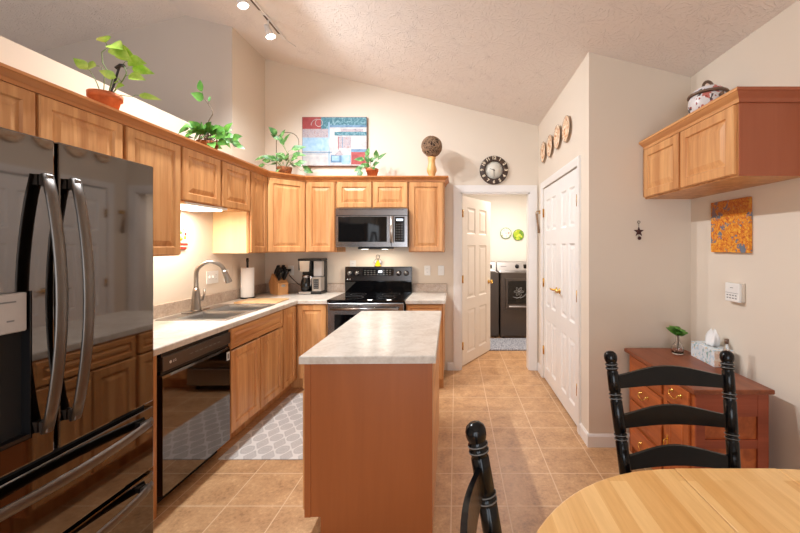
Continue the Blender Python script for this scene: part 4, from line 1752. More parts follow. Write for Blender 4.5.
p4 = thing('potted_plant', 'little plant in a small terracotta pot right of the abstract canvas', 'plant', (-0.925, 4.03, DT_Z), 0)
tapered_pot(p4, 0.066, 0.100, M['terracotta'])
stems_and_leaves(p4, [
    ([(0, 0, 0.08), (-0.03, -0.01, 0.14), (-0.05, -0.02, 0.19)], 0.004, [(1.0, (0.1, -0.3, 0.9), 0.095, 0.070), (0.8, (-0.9, -0.2, 0.2), 0.112, 0.070), (0.5, (-0.9, -0.3, -0.3), 0.095, 0.070), (0.7, (0.6, -0.4, 0.3), 0.078, 0.056)]),
    ([(0.02, 0, 0.08), (0.03, 0, 0.14), (0.04, 0, 0.17)], 0.004, [(1.0, (0.1, -0.2, 0.9), 0.095, 0.063), (0.7, (0.7, -0.1, 0.8), 0.123, 0.049), (0.4, (0.5, -0.6, 0.3), 0.067, 0.056)]),
    ([(-0.03, 0, 0.08), (-0.08, -0.02, 0.11), (-0.10, -0.03, 0.08)], 0.003, [(0.6, (-0.7, -0.3, -0.3), 0.084, 0.070), (1.0, (-0.2, -0.4, -0.6), 0.090, 0.077)]),
    ([(0.0, -0.01, 0.08), (0.0, -0.02, 0.11), (-0.01, -0.03, 0.13)], 0.004, [(0.3, (-0.6, -0.5, 0.3), 0.085, 0.06), (0.6, (0.6, -0.5, 0.25), 0.085, 0.06), (0.9, (0.1, -0.6, 0.5), 0.08, 0.06), (1.0, (-0.4, -0.3, 0.7), 0.085, 0.055), (0.5, (0.3, -0.6, -0.2), 0.07, 0.05)]),
], M['leaf_dark'], M['stem'])

# twig ball on its turned stand
ts = thing('turned_stand', 'turned pale wood stand at the end of the cabinet tops', 'stand', (-0.268, 4.03, DT_Z), 0)
mb = MB()
mb.lathe([(0.044, 0.0), (0.048, 0.009), (0.036, 0.020), (0.034, 0.031), (0.053, 0.066), (0.055, 0.092), (0.040, 0.148), (0.037, 0.188), (0.047, 0.228), (0.0, 0.229)], (0, 0, 0), 28)
mb.build('turned_body', M['pale_wood'], ts)
mb = MB()
for k in range(3):
    a = PI / 2 + k * 2 * PI / 3
    mb.lathe([(0.0, 0.0), (0.011, 0.003), (0.012, 0.009), (0.0, 0.014)], (0.050 * math.cos(a), 0.050 * math.sin(a), 0.0), 10)
mb.build('foot', M['pale_wood'], ts)
bl = thing('twig_ball', 'brown woven twig ball resting on the turned wooden stand', 'decorative ball', (-0.268, 4.03, DT_Z + 0.2300 + 0.1165), 0)
mb = MB()
rr = random.Random(2)
R_ = 0.114
for k in range(120):
    ax = Vector((rr.gauss(0, 1), rr.gauss(0, 1), rr.gauss(0, 1))).normalized()
    u = ax.orthogonal().normalized()
    w_ = ax.cross(u)
    off = rr.uniform(-0.75, 0.75)
    a0 = rr.uniform(0, 2 * PI)
    sweep = rr.uniform(1.2, 3.2)
    q = math.sqrt(1 - off * off)
    mb.tube([(ax * off + (u * math.cos(a0 + sweep * i / 8) + w_ * math.sin(a0 + sweep * i / 8)) * q) * R_ * (1 - 0.03 * (k % 3)) for i in range(9)], 0.0032, 4)
mb.build('twigs', M['twig'], bl)
tmp = bmesh.new()
bmesh.ops.create_icosphere(tmp, subdivisions=3, radius=R_ * 0.90)
mb = MB()
mb.merge(tmp)
mb.build('core', M['twig_pale'], bl)

# lidded tureen on the dining-side cabinet
tu = thing('tureen', 'lidded floral ceramic tureen on top of the high cabinet', 'tureen', (1.545, 2.24, DT_Z), 0)
mb = MB()
mb.lathe([(0.070, 0.0), (0.074, 0.012), (0.105, 0.05), (0.125, 0.105), (0.122, 0.150), (0.112, 0.165), (0.0, 0.166)], (0, 0, 0), 32)
tbdy = mb.build('bowl', M['tureen'], tu)
mb = MB()
for s in (-1, 1):
    mb = MB()
    mb.M = rotz(PI / 2)
    mb.tube([(s * 0.118, 0, 0.135), (s * 0.150, 0, 0.140), (s * 0.155, 0, 0.110), (s * 0.122, 0, 0.095)], 0.010, 8)
    mb.build('side_handle', M['tureen_rim'], tbdy)
mb = MB()
mb.lathe([(0.124, 0.166), (0.130, 0.170), (0.126, 0.180), (0.115, 0.182)], (0, 0, 0), 32, mi=1)
mb.lathe([(0.115, 0.182), (0.080, 0.212), (0.030, 0.228), (0.0, 0.230)], (0, 0, 0), 32)
lid = mb.build('lid', [M['tureen'], M['tureen_rim']], tu)
mb = MB()
pts = [(-0.034 * math.cos(PI * i / 8), 0, 0.226 + 0.032 * math.sin(PI * i / 8)) for i in range(9)]
mb.tube(pts, 0.010, 8)
mb.build('lid_handle', M['tureen_rim'], lid)
tu.scale = (0.84, 0.84, 1.0)

# ------------------------------------------------------------------ on the walls
# abstract canvas over the cabinets
pt = thing('abstract_canvas', 'large abstract canvas of teal, brick red and pale blue blocks', 'painting', (-1.787, YB - 0.001, 2.378), 0)
PW, PH = 0.752, 0.572
mb = MB()
mb.box(0, PW, -0.030, 0, 0, PH)
mb.build('stretched_canvas', M['canvas_edge'], pt)
mb = MB()
PM = ['p_white', 'p_teal', 'p_red', 'p_blue', 'p_mauve', 'p_slate']


def patch(x0, x1, z0, z1, m, lift):
    x0, x1 = 0.004 + x0 * (PW - 0.008), 0.004 + x1 * (PW - 0.008)
    z0, z1 = 0.008 + z0 * (PH - 0.012), 0.008 + z1 * (PH - 0.012)
    mb.box(x0, x1, -0.0302 - 0.0004 * lift, -0.0299, z0, z1, mi=PM.index(m))


patch(0, 1, 0, 1, 'p_white', 1)
patch(0, 0.29, 0.76, 1.0, 'p_red', 2)
patch(0.29, 1.0, 0.84, 1.0, 'p_teal', 2)
patch(0.29, 0.42, 0.76, 0.84, 'p_teal', 2)
patch(0.42, 1.0, 0.79, 0.84, 'p_slate', 3)
patch(0, 0.41, 0.58, 0.76, 'p_mauve', 2)
patch(0.5, 1.0, 0.62, 0.70, 'p_teal', 2)
patch(0.60, 0.95, 0.70, 0.76, 'p_mauve', 3)
patch(0, 0.40, 0.30, 0.58, 'p_blue', 2)
patch(0, 0.46, 0.265, 0.285, 'p_slate', 3)
patch(0, 0.46, 0.235, 0.245, 'p_slate', 3)
patch(0.405, 0.425, 0.0, 0.9, 'p_blue', 3)
patch(0.55, 0.76, 0.36, 0.60, 'p_mauve', 3)
patch(0.555, 0.565, 0.33, 0.60, 'p_red', 4)
patch(0.62, 0.63, 0.36, 0.60, 'p_slate', 4)
patch(0.76, 1.0, 0.28, 0.34, 'p_slate', 3)
patch(0.76, 1.0, 0.02, 0.28, 'p_red', 3)
patch(0.44, 0.75, 0.06, 0.22, 'p_slate', 3)
patch(0.46, 0.57, 0.10, 0.20, 'p_blue', 4)
patch(0.61, 0.74, 0.03, 0.22, 'p_blue', 4)
patch(0.42, 0.54, 0.33, 0.57, 'p_white', 4)
patch(0.78, 0.99, 0.38, 0.60, 'p_white', 4)
patch(0.56, 0.59, 0.22, 0.30, 'p_blue', 4)
mb.prism([(0.50 * PW, 0.22 * PH), (0.63 * PW, 0.22 * PH), (0.585 * PW, 0.34 * PH)], -0.0322, -0.0300, axis='y', mi=PM.index('p_mauve'))
ring = [(0.26 * PW + 0.042 * math.cos(a), -0.0312, 0.88 * PH + 0.042 * math.sin(a)) for a in [2 * PI * i / 24 for i in range(25)]]
mb.tube(ring, 0.0035, 4, mi=PM.index('p_white'))
arc = [(0.26 * PW - 0.006 + 0.085 * math.cos(a), -0.0312, 0.83 * PH + 0.075 * math.sin(a)) for a in [PI * 0.55 + PI * 0.45 * i / 12 for i in range(13)]]
mb.tube(arc, 0.0035, 4, mi=PM.index('p_white'))
mb.build('painted_face', [M[x] for x in PM], pt)

# clock over the laundry doorway
ck_ = thing('wall_clock', 'round wall clock with aged bronze numeral rim above the doorway', 'clock', (0.442, YB - 0.001, 2.336), 0)
mb = MB()
mb.lathe([(0.166, 0.0), (0.166, -0.020), (0.160, -0.026), (0.118, -0.026), (0.110, -0.030), (0.102, -0.026), (0.102, -0.012), (0.0, -0.012)], (0, 0, 0), 48, axis='y')
mb.build('rim', M['clock_rim'], ck_)
mb = MB()
mb.lathe([(0.101, -0.0122), (0.101, -0.014), (0.0, -0.014)], (0, 0, 0), 40, axis='y')
mb.build('dial', M['clock_face'], ck_)
mb = MB()
for h in range(1, 13):
    a = PI / 2 - h * PI / 6
    mb.text(str(h), 0.050, tr(0.139 * math.cos(a), -0.0262, 0.139 * math.sin(a)) @ Matrix.Rotation(h * PI / 6 if h not in (4, 5, 6, 7, 8) else h * PI / 6 + PI, 4, 'Y') @ XZ, depth=0.0008, bold=0.0022)
mb.build('numerals', M['cream_print'], ck_)
mb = MB()
for ang, L, w_ in ((292.0, 0.048, 0.0045), (178.0, 0.074, 0.0040)):
    a = math.radians(90 - ang)
    c, s = math.cos(a), math.sin(a)
    mb.tube([(-c * 0.012, -0.0165, -s * 0.012), (c * L, -0.0165, s * L)], [w_, w_ * 0.5], 6)
mb.lathe([(0.007, -0.014), (0.007, -0.019), (0.0, -0.019)], (0, 0, 0), 12, axis='y')
mb.build('hands', M['clock_rim'], ck_)
mb = MB()
for h in range(12):
    a = h * PI / 6
    mb.box(-0.001 + 0.088 * math.cos(a), 0.001 + 0.088 * math.cos(a), -0.0148, -0.0139, -0.004 + 0.088 * math.sin(a), 0.004 + 0.088 * math.sin(a))
mb.build('hour_ticks', M['clock_rim'], ck_)

# four plates over the pantry doors
pl_lab = ['tan floral plate over the pantry doors, closest to the laundry wall', 'tan floral plate second from the laundry wall over the pantry doors',
          'tan floral plate second from the pantry corner edge over the doors', 'tan floral plate over the pantry doors, closest to the pantry corner edge']
first = None
for i, (y, z, r) in enumerate(((3.955, 2.468, 0.108), (3.680, 2.460, 0.110), (3.405, 2.468, 0.109), (3.130, 2.456, 0.111))):
    if first is None:
        first = thing('decorative_plate', pl_lab[0], 'plate', (XP - 0.001, y, z), 0, 'plates over the pantry doors', rot=(0.4, 0, 0))
        mb = MB()
        mb.lathe([(0.05, 0.0), (0.064, -0.006), (0.072, -0.012), (0.106, -0.020), (0.108, -0.022), (0.104, -0.023), (0.070, -0.015), (0.060, -0.009), (0.0, -0.008)], (0, 0, 0), 36, axis='x')
        mb.build('dish', M['plate_floral'], first)
        mb = MB()
        mb.lathe([(0.109, -0.0195), (0.1105, -0.0215), (0.109, -0.0235), (0.107, -0.0215), (0.109, -0.0195)], (0, 0, 0), 36, axis='x', cap=False)
        mb.build('rim_band', M['tureen_rim'], first)
    else:
        q = dup(first, (XP - 0.001, y, z), None, pl_lab[i])
        q.rotation_euler = (0.4 + 1.3 * i, 0, 0)

# star with a bell on the pantry front wall
sx = thing('hanging_star', 'dark red metal star with a small bell on the tan wall', 'wall ornament', (1.322, YP - 0.001, 1.555), 0)
mb = MB()
pts = []
for k in range(10):
    r = 0.040 if k % 2 == 0 else 0.016
    a = PI / 2 + k * PI / 5
    pts.append((r * math.cos(a), r * math.sin(a)))
tmpc = [(p[0], -0.004, p[1]) for p in pts]
for k in range(10):
    mb.face([(0, -0.012, 0), tmpc[k], tmpc[(k + 1) % 10]])
    mb.face([(0, -0.001, 0), tmpc[(k + 1) % 10], tmpc[k]])
mb.build('star', M['rust'], sx)
mb = MB()
mb.tube([(0, -0.004, 0.038), (0, -0.004, 0.060)], 0.0018, 6)
mb.tube([(0.009 * math.sin(2 * PI * i / 12), -0.004, 0.069 - 0.009 * math.cos(2 * PI * i / 12)) for i in range(13)], 0.0018, 6)
mb.tube([(0, -0.004, -0.012), (0, -0.006, -0.036)], 0.0015, 6)
mb.build('wire_hanger', M['bark'], sx)
mb = MB()
mb.lathe([(0.0, 0.013), (0.008, 0.011), (0.0125, 0.0), (0.009, -0.010), (0.0, -0.013)], (0, -0.014, -0.047), 14)
mb.build('bell', M['rust'], sx)

# hook strip on the pantry side wall by the laundry door
hk = thing('hanging_strap', 'small wall hook with a brown strap beside the laundry doorway', 'wall hook', (XP - 0.001, 4.19, 1.80), 0)
mb = MB()
mb.box(-0.006, 0, -0.035, 0.035, 0.02, 0.06, 0.001)
mb.tube([(-0.004, 0.0, 0.05), (-0.035, 0.0, 0.05), (-0.045, 0.0, 0.03), (-0.038, 0.0, 0.012)], 0.004, 8)
mb.build('hook', M['brass'], hk)
mb = MB()
mb.tube([(-0.036, 0.0, 0.022), (-0.030, -0.012, -0.06), (-0.014, -0.012, -0.17), (-0.012, -0.004, -0.20)], 0.012, 8, flat=(1.0, 0.35))
mb.tube([(-0.036, 0.0, 0.022), (-0.022, 0.014, -0.05), (-0.014, 0.010, -0.20)], 0.010, 8, flat=(1.0, 0.35))
mb.build('strap', M['twig'], hk)

# orange canvas and thermostat on the right wall
oc = thing('orange_canvas', 'square orange and yellow abstract canvas on the right-hand wall', 'painting', (XR - 0.001, 2.25, 1.411), -PI / 2)
mb = MB()
mb.box(-0.156, 0.156, -0.022, 0, 0, 0.324, 0.002)
mb.build('stretched_canvas', M['orange_art'], oc)
th = thing('thermostat', 'white wall keypad thermostat below the orange canvas', 'thermostat', (XR - 0.001, 2.205, 1.115), -PI / 2)
mb = MB()
mb.box(-0.060, 0.060, -0.016, 0, 0.004, 0.116, 0.003)
mb.build('base', M['ivory'], th)
mb = MB()
mb.box(-0.056, 0.056, -0.036, -0.0155, 0.0, 0.112, 0.005, seg=2)
tc_ = mb.build('housing', M['white'], th)
mb = MB()
mb.box(-0.050, 0.050, -0.0368, -0.0355, 0.052, 0.054)
mb.box(-0.012, 0.012, -0.0368, -0.0355, 0.083, 0.086)
for r_ in range(2):
    for c_ in range(4):
        mb.box(-0.040 + c_ * 0.022, -0.027 + c_ * 0.022, -0.0368, -0.0355, 0.036 - r_ * 0.017, 0.042 - r_ * 0.017)
mb.build('button_marks', M['mark_grey'], th)

# plaque by the sink
pq = thing('wall_plaque', 'small cream plaque with painted fruit beside the tall cabinet', 'wall plaque', (XL + 0.001, 2.955, 1.42), L90)
mb = MB()
mb.box(-0.075, 0.075, -0.010, 0, 0.022, 0.19, 0.003)
mb.build('board', M['plaque'], pq)
mb = MB()
for (x, z, r, m) in ((-0.04, 0.14, 0.014, 0), (0.0, 0.14, 0.012, 2), (0.045, 0.13, 0.012, 0), (0.04, 0.10, 0.016, 1), (0.0, 0.09, 0.016, 1), (-0.04, 0.09, 0.018, 2), (0.05, 0.165, 0.008, 3), (0.02, 0.165, 0.008, 3), (-0.02, 0.168, 0.008, 3)):
    mb.lathe([(r, -0.010), (r, -0.0115), (0.0, -0.013)], (x, 0, z), 14, axis='y', mi=m)
mb.box(-0.07, 0.07, -0.0115, -0.0098, 0.035, 0.055, mi=0)
mb.build('painted_fruit', [M['red'], M['yellow'], M['green_paint'], M['blk']], pq)
mb = MB()
mb.box(-0.05, 0.05, -0.014, 0, 0.002, 0.024, 0.004)
mb.build('ledge', M['red'], pq)


# switches and outlets
def wall_plate(label, loc, rz, gangs, kinds):
    t = thing('wall_plate', label, 'switch plate' if 'switch' in label else 'outlet', loc, rz)
    w = 0.070 + 0.046 * (gangs - 1)
    m = MB()
    m.box(-w / 2, w / 2, -0.006, 0, -0.057, 0.057, 0.002)
    m.build('plate', M['white'], t)
    for i, k in enumerate(kinds):
        x = (i - (gangs - 1) / 2) * 0.046
        m = MB()
        if k == 's':
            m.box(x - 0.005, x + 0.005, -0.016, -0.0055, -0.006, 0.016, 0.001)
            m.build('toggle', M['white'], t)
        else:
            for z in (-0.020, 0.020):
                m.box(x - 0.016, x + 0.016, -0.0075, -0.0055, z - 0.014, z + 0.014, 0.003)
                m.box(x - 0.007, x - 0.005, -0.0080, -0.0070, z - 0.004, z + 0.006, mi=1)
                m.box(x + 0.005, x + 0.007, -0.0080, -0.0070, z - 0.004, z + 0.006, mi=1)
            m.build('socket', [M['white'], M['mark_grey']], t)
    return t


wall_plate('wide three-gang switch plate on the wall behind the faucet', (XL + 0.001, 3.343, 1.165), L90, 3, 'sso')
wall_plate('single outlet plate between the switch plate and the paper towels', (XL + 0.001, 3.545, 1.165), L90, 1, 'o')
wall_plate('outlet over the short countertop, next to the range', (-0.335, YB - 0.001, 1.165), 0, 1, 'o')
wall_plate('switch plate over the short countertop, next to the laundry door', (-0.175, YB - 0.001, 1.165), 0, 1, 's')
wall_plate('outlet partly behind the range backguard', (-1.205, YB - 0.001, 1.225), 0, 1, 'o')
wall_plate('outlet between the knife block and the coffee maker', (-1.93, YB - 0.001, 1.165), 0, 1, 'o')

# ------------------------------------------------------------------ on the worktops
pth = thing('paper_towel_holder', 'dark upright holder carrying the paper towels', 'paper towel holder', (-2.142, 3.75, CT + 0.001), 0)
mb = MB()
mb.lathe([(0.066, 0.0), (0.066, 0.010), (0.062, 0.014), (0.0, 0.014)], (0, 0, 0), 28)
mb.build('base', M['blk'], pth)
mb = MB()
mb.lathe([(0.010, 0.014), (0.010, 0.37), (0.013, 0.38), (0.012, 0.41), (0.0, 0.415)], (0, 0, 0), 12)
mb.build('rod', M['blk'], pth)
ptr = MB()
ptr.lathe([(0.020, 0.0), (0.060, 0.0), (0.061, 0.004), (0.061, 0.296), (0.060, 0.300), (0.020, 0.300), (0.019, 0.296), (0.019, 0.004), (0.020, 0.0)], (0, 0, 0), 32, cap=False)
o = ptr.build('paper_towel_roll', M['paper'], loc=(-2.142, 3.75, CT + 0.0155))
tag(o, 'white paper towel roll standing near the corner of the counter', 'paper towels')

cb = MB()
cb.box(-0.20, 0.20, -0.13, 0.13, 0, 0.014, 0.004, seg=2)
o = cb.build('cutting_board', M['board'], loc=(-1.87, 3.525, CT + 0.001), rot=(0, 0, math.radians(2)))
tag(o, 'thin pale wooden cutting board lying beside the sink', 'cutting board')

# knife block, knives are things of their own
kbx = thing('knife_block', 'slanted wooden knife block in the counter corner', 'knife block', (-1.975, 4.075, CT + 0.001), math.radians(-38))
kbx.scale = (1.12, 1.12, 1.12)
mb = MB()
mb.prism([(-0.075, 0.0), (0.085, 0.0), (0.085, 0.115), (0.060, 0.130), (-0.045, 0.205), (-0.115, 0.105)], -0.05, 0.05, axis='y')
mb.M = Matrix.Identity(4)
mb.build('block', M['block'], kbx)
mb = MB()
mb.lathe([(0.014, 0.0852), (0.014, 0.0865), (0.0, 0.0868)], (0, 0, 0.088), 16, axis='x')
for vv in mb.bm.verts:
    vv.co.y *= 1.5
mb.build('maker_mark', M['grey_panel'], kbx)
ax = Vector((0.55, 0, 0.83)).normalized()
k0 = None
n_ = 0
klab = ['uppermost back', 'upper middle', 'upper front', 'middle back', 'centre', 'middle front', 'lowest back', 'lowest front']
kn = thing('kitchen_knife', 'black-handled knife standing in the slanted wooden block', 'knife', (0, 0, 0), 0, 'knives in the wooden block')
mb = MB()
mb.tube([(0, 0, 0.001), (0, 0, 0.012)], 0.009, 8, flat=(0.6, 1.1))
mb.build('bolster', M['steel'], kn)
mb = MB()
mb.tube([(0, 0, 0.012), (0, 0, 0.05), (0.003, 0, 0.085), (0.006, 0, 0.112), (0.004, 0, 0.118)], [0.0140, 0.0160, 0.0140, 0.0165, 0.010], 10, flat=(0.65, 1.1), ref=(0, 1, 0))
mb.build('handle', M['blk'], kn)
base = kbx.matrix_basis.copy()
base = tr(-1.975, 4.075, CT + 0.001) @ rotz(math.radians(-38)) @ Matrix.Scale(1.12, 4)
first = True
e0, e1 = Vector((-0.045, 0, 0.205)), Vector((0.060, 0, 0.130))
nrm = Vector((0.58, 0, 0.81))
tilt_q = Matrix.Rotation(math.atan2(nrm.x, nrm.z), 4, 'Y')
for i in range(4):
    for j in range(2):
        tt = 0.12 + 0.25 * i
        pnt = e0.lerp(e1, tt)
        pnt.y = (j - 0.5) * 0.050
        m_ = base @ tr(pnt.x, pnt.y, pnt.z) @ tilt_q
        if first:
            o = kn
            first = False
        else:
            o = kn.copy()
            COL.objects.link(o)
            for ch in kn.children:
                c = ch.copy()
                COL.objects.link(c)
                c.parent = o
        o.matrix_basis = m_
        o.rotation_mode = 'XYZ'

# coffee maker
cm = thing('coffee_maker', 'black and stainless drip coffee maker with glass carafe', 'coffee maker', (-1.752, 4.043, CT + 0.001), 0)
CW = 0.255
mb = MB()
mb.box(0, CW, 0.0, 0.20, 0.0, 0.030, 0.006, seg=2)
mb.box(0, CW, 0.115, 0.20, 0.030, 0.330, 0.006)
mb.box(0.0, CW * 0.56, 0.010, 0.118, 0.235, 0.335, 0.006)
mb.build('body', M['blk'], cm)
mb = MB()
mb.box(-0.004, CW + 0.004, -0.002, 0.202, 0.331, 0.352, 0.008, seg=2)
mb.build('lid', M['blk'], cm)
mb = MB()
mb.prism([(0.014, 0.330), (CW * 0.56 - 0.014, 0.330), (CW * 0.56 - 0.022, 0.225), (0.024, 0.225)], 0.002, 0.012, axis='y')
mb.build('brew_basket_cover', M['steel_sink'], cm)
mb = MB()
mb.box(CW * 0.62, CW * 0.98, 0.040, 0.116, 0.175, 0.330, 0.006)
tk = mb.build('water_tank', M['grey_panel'], cm)
mb = MB()
mb.box(CW * 0.60, CW, 0.0, 0.116, 0.030, 0.172, 0.006)
cpn = mb.build('control_panel', M['steel_sink'], cm)
mb = MB()
mb.box(CW * 0.68, CW * 0.90, -0.002, 0.001, 0.055, 0.150, 0.001)
for r_ in range(4):
    for c_ in range(2):
        mb.box(CW * 0.71 + c_ * 0.026, CW * 0.71 + 0.016 + c_ * 0.026, -0.0027, -0.0018, 0.064 + r_ * 0.021, 0.074 + r_ * 0.021, mi=1)
mb.build('button_pad', [M['blk'], M['mark_grey']], cpn)
MB().box(0.01, CW * 0.56, -0.003, 0.001, 0.006, 0.026, 0.001).build('front_band', M['steel_sink'], cm)
mb = MB()
cxx = CW * 0.28
mb.lathe([(0.050, 0.0), (0.060, 0.006), (0.064, 0.050), (0.058, 0.095), (0.044, 0.130), (0.044, 0.145), (0.0, 0.146)], (cxx, 0.062, 0.033), 28)
cf = mb.build('carafe', M['glass_dark'], cm)
mb = MB()
mb.lathe([(0.0465, 0.126), (0.0470, 0.150), (0.040, 0.158), (0.0, 0.160)], (cxx, 0.062, 0.033), 24)
mb.tube([(cxx + 0.040, 0.035, 0.178), (cxx + 0.066, 0.010, 0.172), (cxx + 0.072, 0.004, 0.120), (cxx + 0.062, 0.015, 0.070)], [0.010, 0.011, 0.010, 0.008], 8)
mb.build('carafe_handle', M['steel'], cf)
mb = MB()
mb.box(-0.202, -0.174, 0.196, 0.2195, 0.215, 0.239, 0.003)
mb.tube([(-0.188, 0.200, 0.225), (-0.190, 0.185, 0.205), (-0.180, 0.180, 0.18), (-0.14, 0.180, 0.14), (-0.08, 0.180, 0.09), (-0.02, 0.170, 0.06), (0.004, 0.160, 0.05)], 0.0042, 6)
mb.build('power_cord', M['blk'], cm)

cm.scale = (1, 1, 1.12)

# stained-glass angel on the backguard
an = thing('glass_angel', 'yellow stained-glass angel ornament standing on the range backguard', 'ornament', (-0.906, RY + 0.628, 1.2125), 0)
mb = MB()
mb.prism([(-0.036, 0.004), (0.036, 0.004), (0.007, 0.075), (-0.007, 0.075)], -0.003, 0.003, axis='y')
mb.build('skirt', M['yellow_glass'], an)
mb = MB()
mb.tube([(-0.038, 0, 0.003), (0.038, 0, 0.003), (0.0, 0, 0.088), (-0.038, 0, 0.003)], 0.003, 6)
for s in (-1, 1):
    mb.tube([(0, 0, 0.088), (s * 0.026, 0, 0.085), (s * 0.050, 0, 0.052), (s * 0.026, 0, 0.034), (s * 0.012, 0, 0.062)], 0.0028, 6)
mb.tube([(0.021 * math.sin(2 * PI * i / 16), 0, 0.112 - 0.023 * math.cos(2 * PI * i / 16)) for i in range(17)], 0.0028, 6)
mb.box(-0.030, 0.030, -0.010, 0.010, 0.0, 0.004)
mb.build('lead_outline', M['iron'], an)
mb = MB()
for s in (-1, 1):
    mb.prism([(s * 0.012, 0.066), (s * 0.026, 0.083), (s * 0.048, 0.052), (s * 0.026, 0.037)], -0.0015, 0.0015, axis='y')
mb.build('wing', M['p_white'], an)

# ------------------------------------------------------------------ rugs
mb = MB()
mb.box(-1.615 + 1.29, -0.965 + 1.29, 2.475 - 3.0, 3.58 - 3.0, 0.0, 0.007, 0.003)
o = mb.build('kitchen_rug', M['rug'], loc=(-1.29, 3.0, 0.0005))
tag(o, 'grey and white trellis-pattern runner rug on the tile before the sink', 'rug')
mb = MB()
mb.box(-0.50, 0.55, -0.31, 0.31, 0.0, 0.022, 0.008, seg=2)
o = mb.build('laundry_rug', M['shag'], loc=(0.90, 5.36, 0.0005))
tag(o, 'grey shaggy mat on the laundry floor before the dryer', 'rug')


# ------------------------------------------------------------------ laundry machines
def machine(name, label, cat, loc, dryer):
    t = thing(name, label, cat, loc, 0)
    w, d, h = 0.685, 0.68, 1.035
    m = MB()
    m.box(0, w, 0.0, d, 0.02, h, 0.012, seg=2)
    for x in (0.05, w - 0.05):
        for y in (0.06, d - 0.06):
            m.cyl((x, y, 0), (x, y, 0.022), 0.022, 10)
    m.build('cabinet_body', M['washer'], t)
    m = MB()
    m.prism([(d - 0.22, h + 0.001), (d - 0.17, h + 0.135), (d - 0.06, h + 0.155), (d - 0.02, h + 0.13), (d - 0.02, h + 0.001)], 0.0, w, axis='x')
    co = m.build('console', M['washer_top'], t)
    m = MB()
    q = tr(0, d - 0.195, h + 0.068) @ Matrix.Rotation(-math.atan2(0.05, 0.134), 4, 'X')
    m.M = q
    m.lathe([(0.036, 0.0), (0.036, -0.006), (0.026, -0.010), (0.024, -0.032), (0.0, -0.033)], (0.34, 0.0, 0.0), 20, axis='y')
    m.build('dial_knob', M['blk'], co)
    m = MB()
    m.M = q
    m.box(0.45, 0.62, -0.004, 0.001, -0.035, 0.035)
    m.build('control_screen', M['blk_gloss'], co)
    m = MB()
    m.M = q
    m.box(0.06, 0.16, -0.002, 0.001, -0.006, 0.006)
    m.build('print_marks', M['mark_grey'], co)
    if dryer:
        m = MB()
        m.box(0.075, w - 0.075, -0.022, -0.0005, 0.46, 0.945, 0.012, seg=2)
        dd = m.build('door', M['washer'], t)
        m = MB()
        m.box(0.115, w - 0.115, -0.026, -0.0215, 0.545, 0.905, 0.003)
        m.build('door_window', M['glass_dark'], dd)
        m = MB()
        m.box(0.13, w - 0.13, -0.034, -0.0215, 0.490, 0.512, 0.004)
        m.build('door_handle', M['washer_top'], dd)
        # pale line flower seen on the door glass
        m = MB()
        cx_, cz_ = 0.285, 0.735
        for k in range(6):
            a0 = k * PI / 3
            pp = []
            for i in range(9):
                u = PI * i / 8
                r = 0.022 + 0.052 * math.sin(u)
                a = a0 + (u / PI - 0.5) * 0.85
                pp.append((cx_ + r * math.cos(a), -0.027, cz_ + r * math.sin(a)))
            m.tube(pp, 0.0042, 5)
        m.lathe([(0.018, -0.026), (0.018, -0.0285), (0.0, -0.029)], (cx_, 0, cz_), 12, axis='y')
        m.tube([(cx_ + 0.02, -0.027, cz_ - 0.10), (cx_ + 0.07, -0.027, cz_ - 0.075), (cx_ + 0.12, -0.027, cz_ - 0.03)], 0.006, 5)
        m.tube([(cx_ - 0.09, -0.027, cz_ - 0.08), (cx_ - 0.03, -0.027, cz_ - 0.10), (cx_ + 0.03, -0.027, cz_ - 0.08)], 0.006, 5)
        o = m.build('flower_motif', M['mark_grey'], dd)
        o['label'] = 'pale outlined flower on the door window'
    else:
        m = MB()
        m.box(0.05, w - 0.05, 0.03, d - 0.25, h + 0.001, h + 0.014, 0.005)
        m.build('lid', M['washer'], t)
    return t


machine('clothes_dryer', 'charcoal clothes dryer with a pale flower outline on its door', 'dryer', (0.700, 5.74, 0), True)
machine('washing_machine', 'charcoal washing machine mostly hidden behind the open laundry door', 'washing machine', (-0.008, 5.76, 0), False)
for name, lab, x, z, m1 in (('decorative_plate', 'white plate with painted fruit on the laundry wall', 0.885, 1.678, 'plate_white'), ('decorative_plate', 'lime green plate with yellow centre on the laundry wall', 1.108, 1.648, 'plate_green')):
    t = thing(name, lab, 'plate', (x, 6.499, z), 0)
    mb = MB()
    mb.lathe([(0.05, 0.0), (0.065, -0.010), (0.096, -0.020), (0.094, -0.022), (0.062, -0.014), (0.0, -0.012)], (0, 0, 0), 32, axis='y')
    mb.build('dish', M[m1], t)
    mb = MB()
    mb.lathe([(0.094, -0.018), (0.100, -0.021), (0.094, -0.024), (0.090, -0.021), (0.094, -0.018)], (0, 0, 0), 32, axis='y', cap=False)
    mb.build('rim_band', M['green_paint'], t)

# ------------------------------------------------------------------ lamps
# strip light under the short cabinets
ul = thing('under_cabinet_light', 'lit white strip light under the short cabinets over the sink', 'light', (XL + 0.04, 2.56, 1.7645), 0)
mb = MB()
mb.box(0.0, 0.30, 0.0, 0.47, -0.018, -0.0005, 0.003)
mb.build('housing', M['white'], ul)
mb = MB()
mb.box(0.03, 0.27, 0.02, 0.45, -0.030, -0.0185, 0.005)
mb.build('diffuser', M['tube_lit'], ul)
d = bpy.data.lights.new('strip_glow', 'AREA')
d.shape = 'RECTANGLE'
d.size = 0.2
d.size_y = 0.4
d.energy = UNDER_W
d.color = (1.0, 0.93, 0.82)
o = bpy.data.objects.new('strip_glow', d)
o.location = (0.15, 0.235, -0.034)
o.parent = ul
COL.objects.link(o)

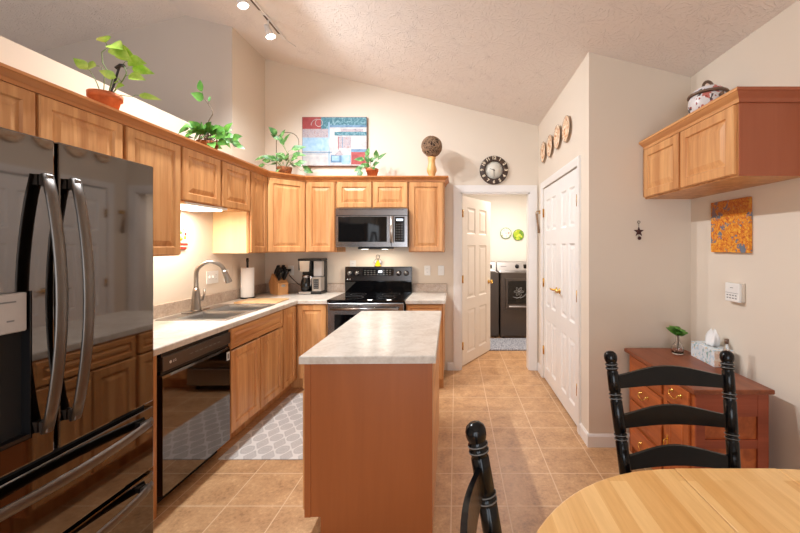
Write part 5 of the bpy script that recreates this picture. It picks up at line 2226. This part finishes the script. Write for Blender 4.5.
# track light along the sloping ceiling
TX = -1.69
tz = ceil_z(TX)
tk = thing('track_light', 'white ceiling track with small lit spot heads', 'track light', (TX, 0, tz), 0)
tilt = math.atan(SLOPE)
mb = MB()
mb.M = Matrix.Rotation(tilt, 4, 'Y')
mb.box(-0.018, 0.018, 1.85, 3.60, -0.020, -0.001, 0.002)
mb.build('rail', M['lamp_white'], tk)
mb = MB()
mb.M = Matrix.Rotation(tilt, 4, 'Y')
mb.box(-0.010, 0.010, 1.87, 3.15, -0.0215, -0.0195)
mb.box(-0.010, 0.010, 3.22, 3.50, -0.0215, -0.0195)
mb.build('rail_slot', M['rail_brown'], tk)
mb = MB()
mb.tube([(0.0, 3.59, -0.012), (0.015, 3.64, -0.014), (0.03, 3.67, -0.018), (0.06, 3.71, -0.026)], 0.003, 6)
mb.build('feed_wire', M['lamp_white'], tk)
for y, k_ in ((3.285, 0.6), (2.86, 1.0), (2.30, 1.35)):
    mb = MB()
    mb.tube([(0, y, -0.018), (0, y, -0.055), (-0.012, y, -0.075)], 0.008, 8)
    axd = Vector((0.34, 0.06, -0.94)).normalized()
    p0 = Vector((-0.020, y, -0.060))
    mb.tube([p0, p0 + axd * 0.010, p0 + axd * 0.055, p0 + axd * 0.060, p0 + axd * 0.115], [0.012, 0.024, 0.024, 0.030, 0.040], 16, cap=False)
    mb.lathe([(0.012, 0.0), (0.0, 0.0)], p0, 12, cap=False)
    hd = mb.build('lamp_head', M['lamp_white'], tk)
    mb = MB()
    pb = p0 + axd * 0.106
    mb.tube([pb, pb + axd * 0.003, pb + axd * 0.010, pb + axd * 0.013], [0.036, 0.036, 0.024, 0.004], 16)
    mb.build('bulb', M['bulb'], hd)
    d = bpy.data.lights.new('track_bulb', 'SPOT')
    d.energy = TRACK_W * k_
    d.color = TRACK_COL
    d.shadow_soft_size = 0.035
    d.spot_size = math.radians(160)
    d.spot_blend = 0.85
    o = bpy.data.objects.new('track_bulb', d)
    o.location = pb + axd * 0.03
    o.rotation_euler = Vector((0.45, 0.12, -1)).to_track_quat('-Z', 'Y').to_euler()
    o.parent = tk
    COL.objects.link(o)
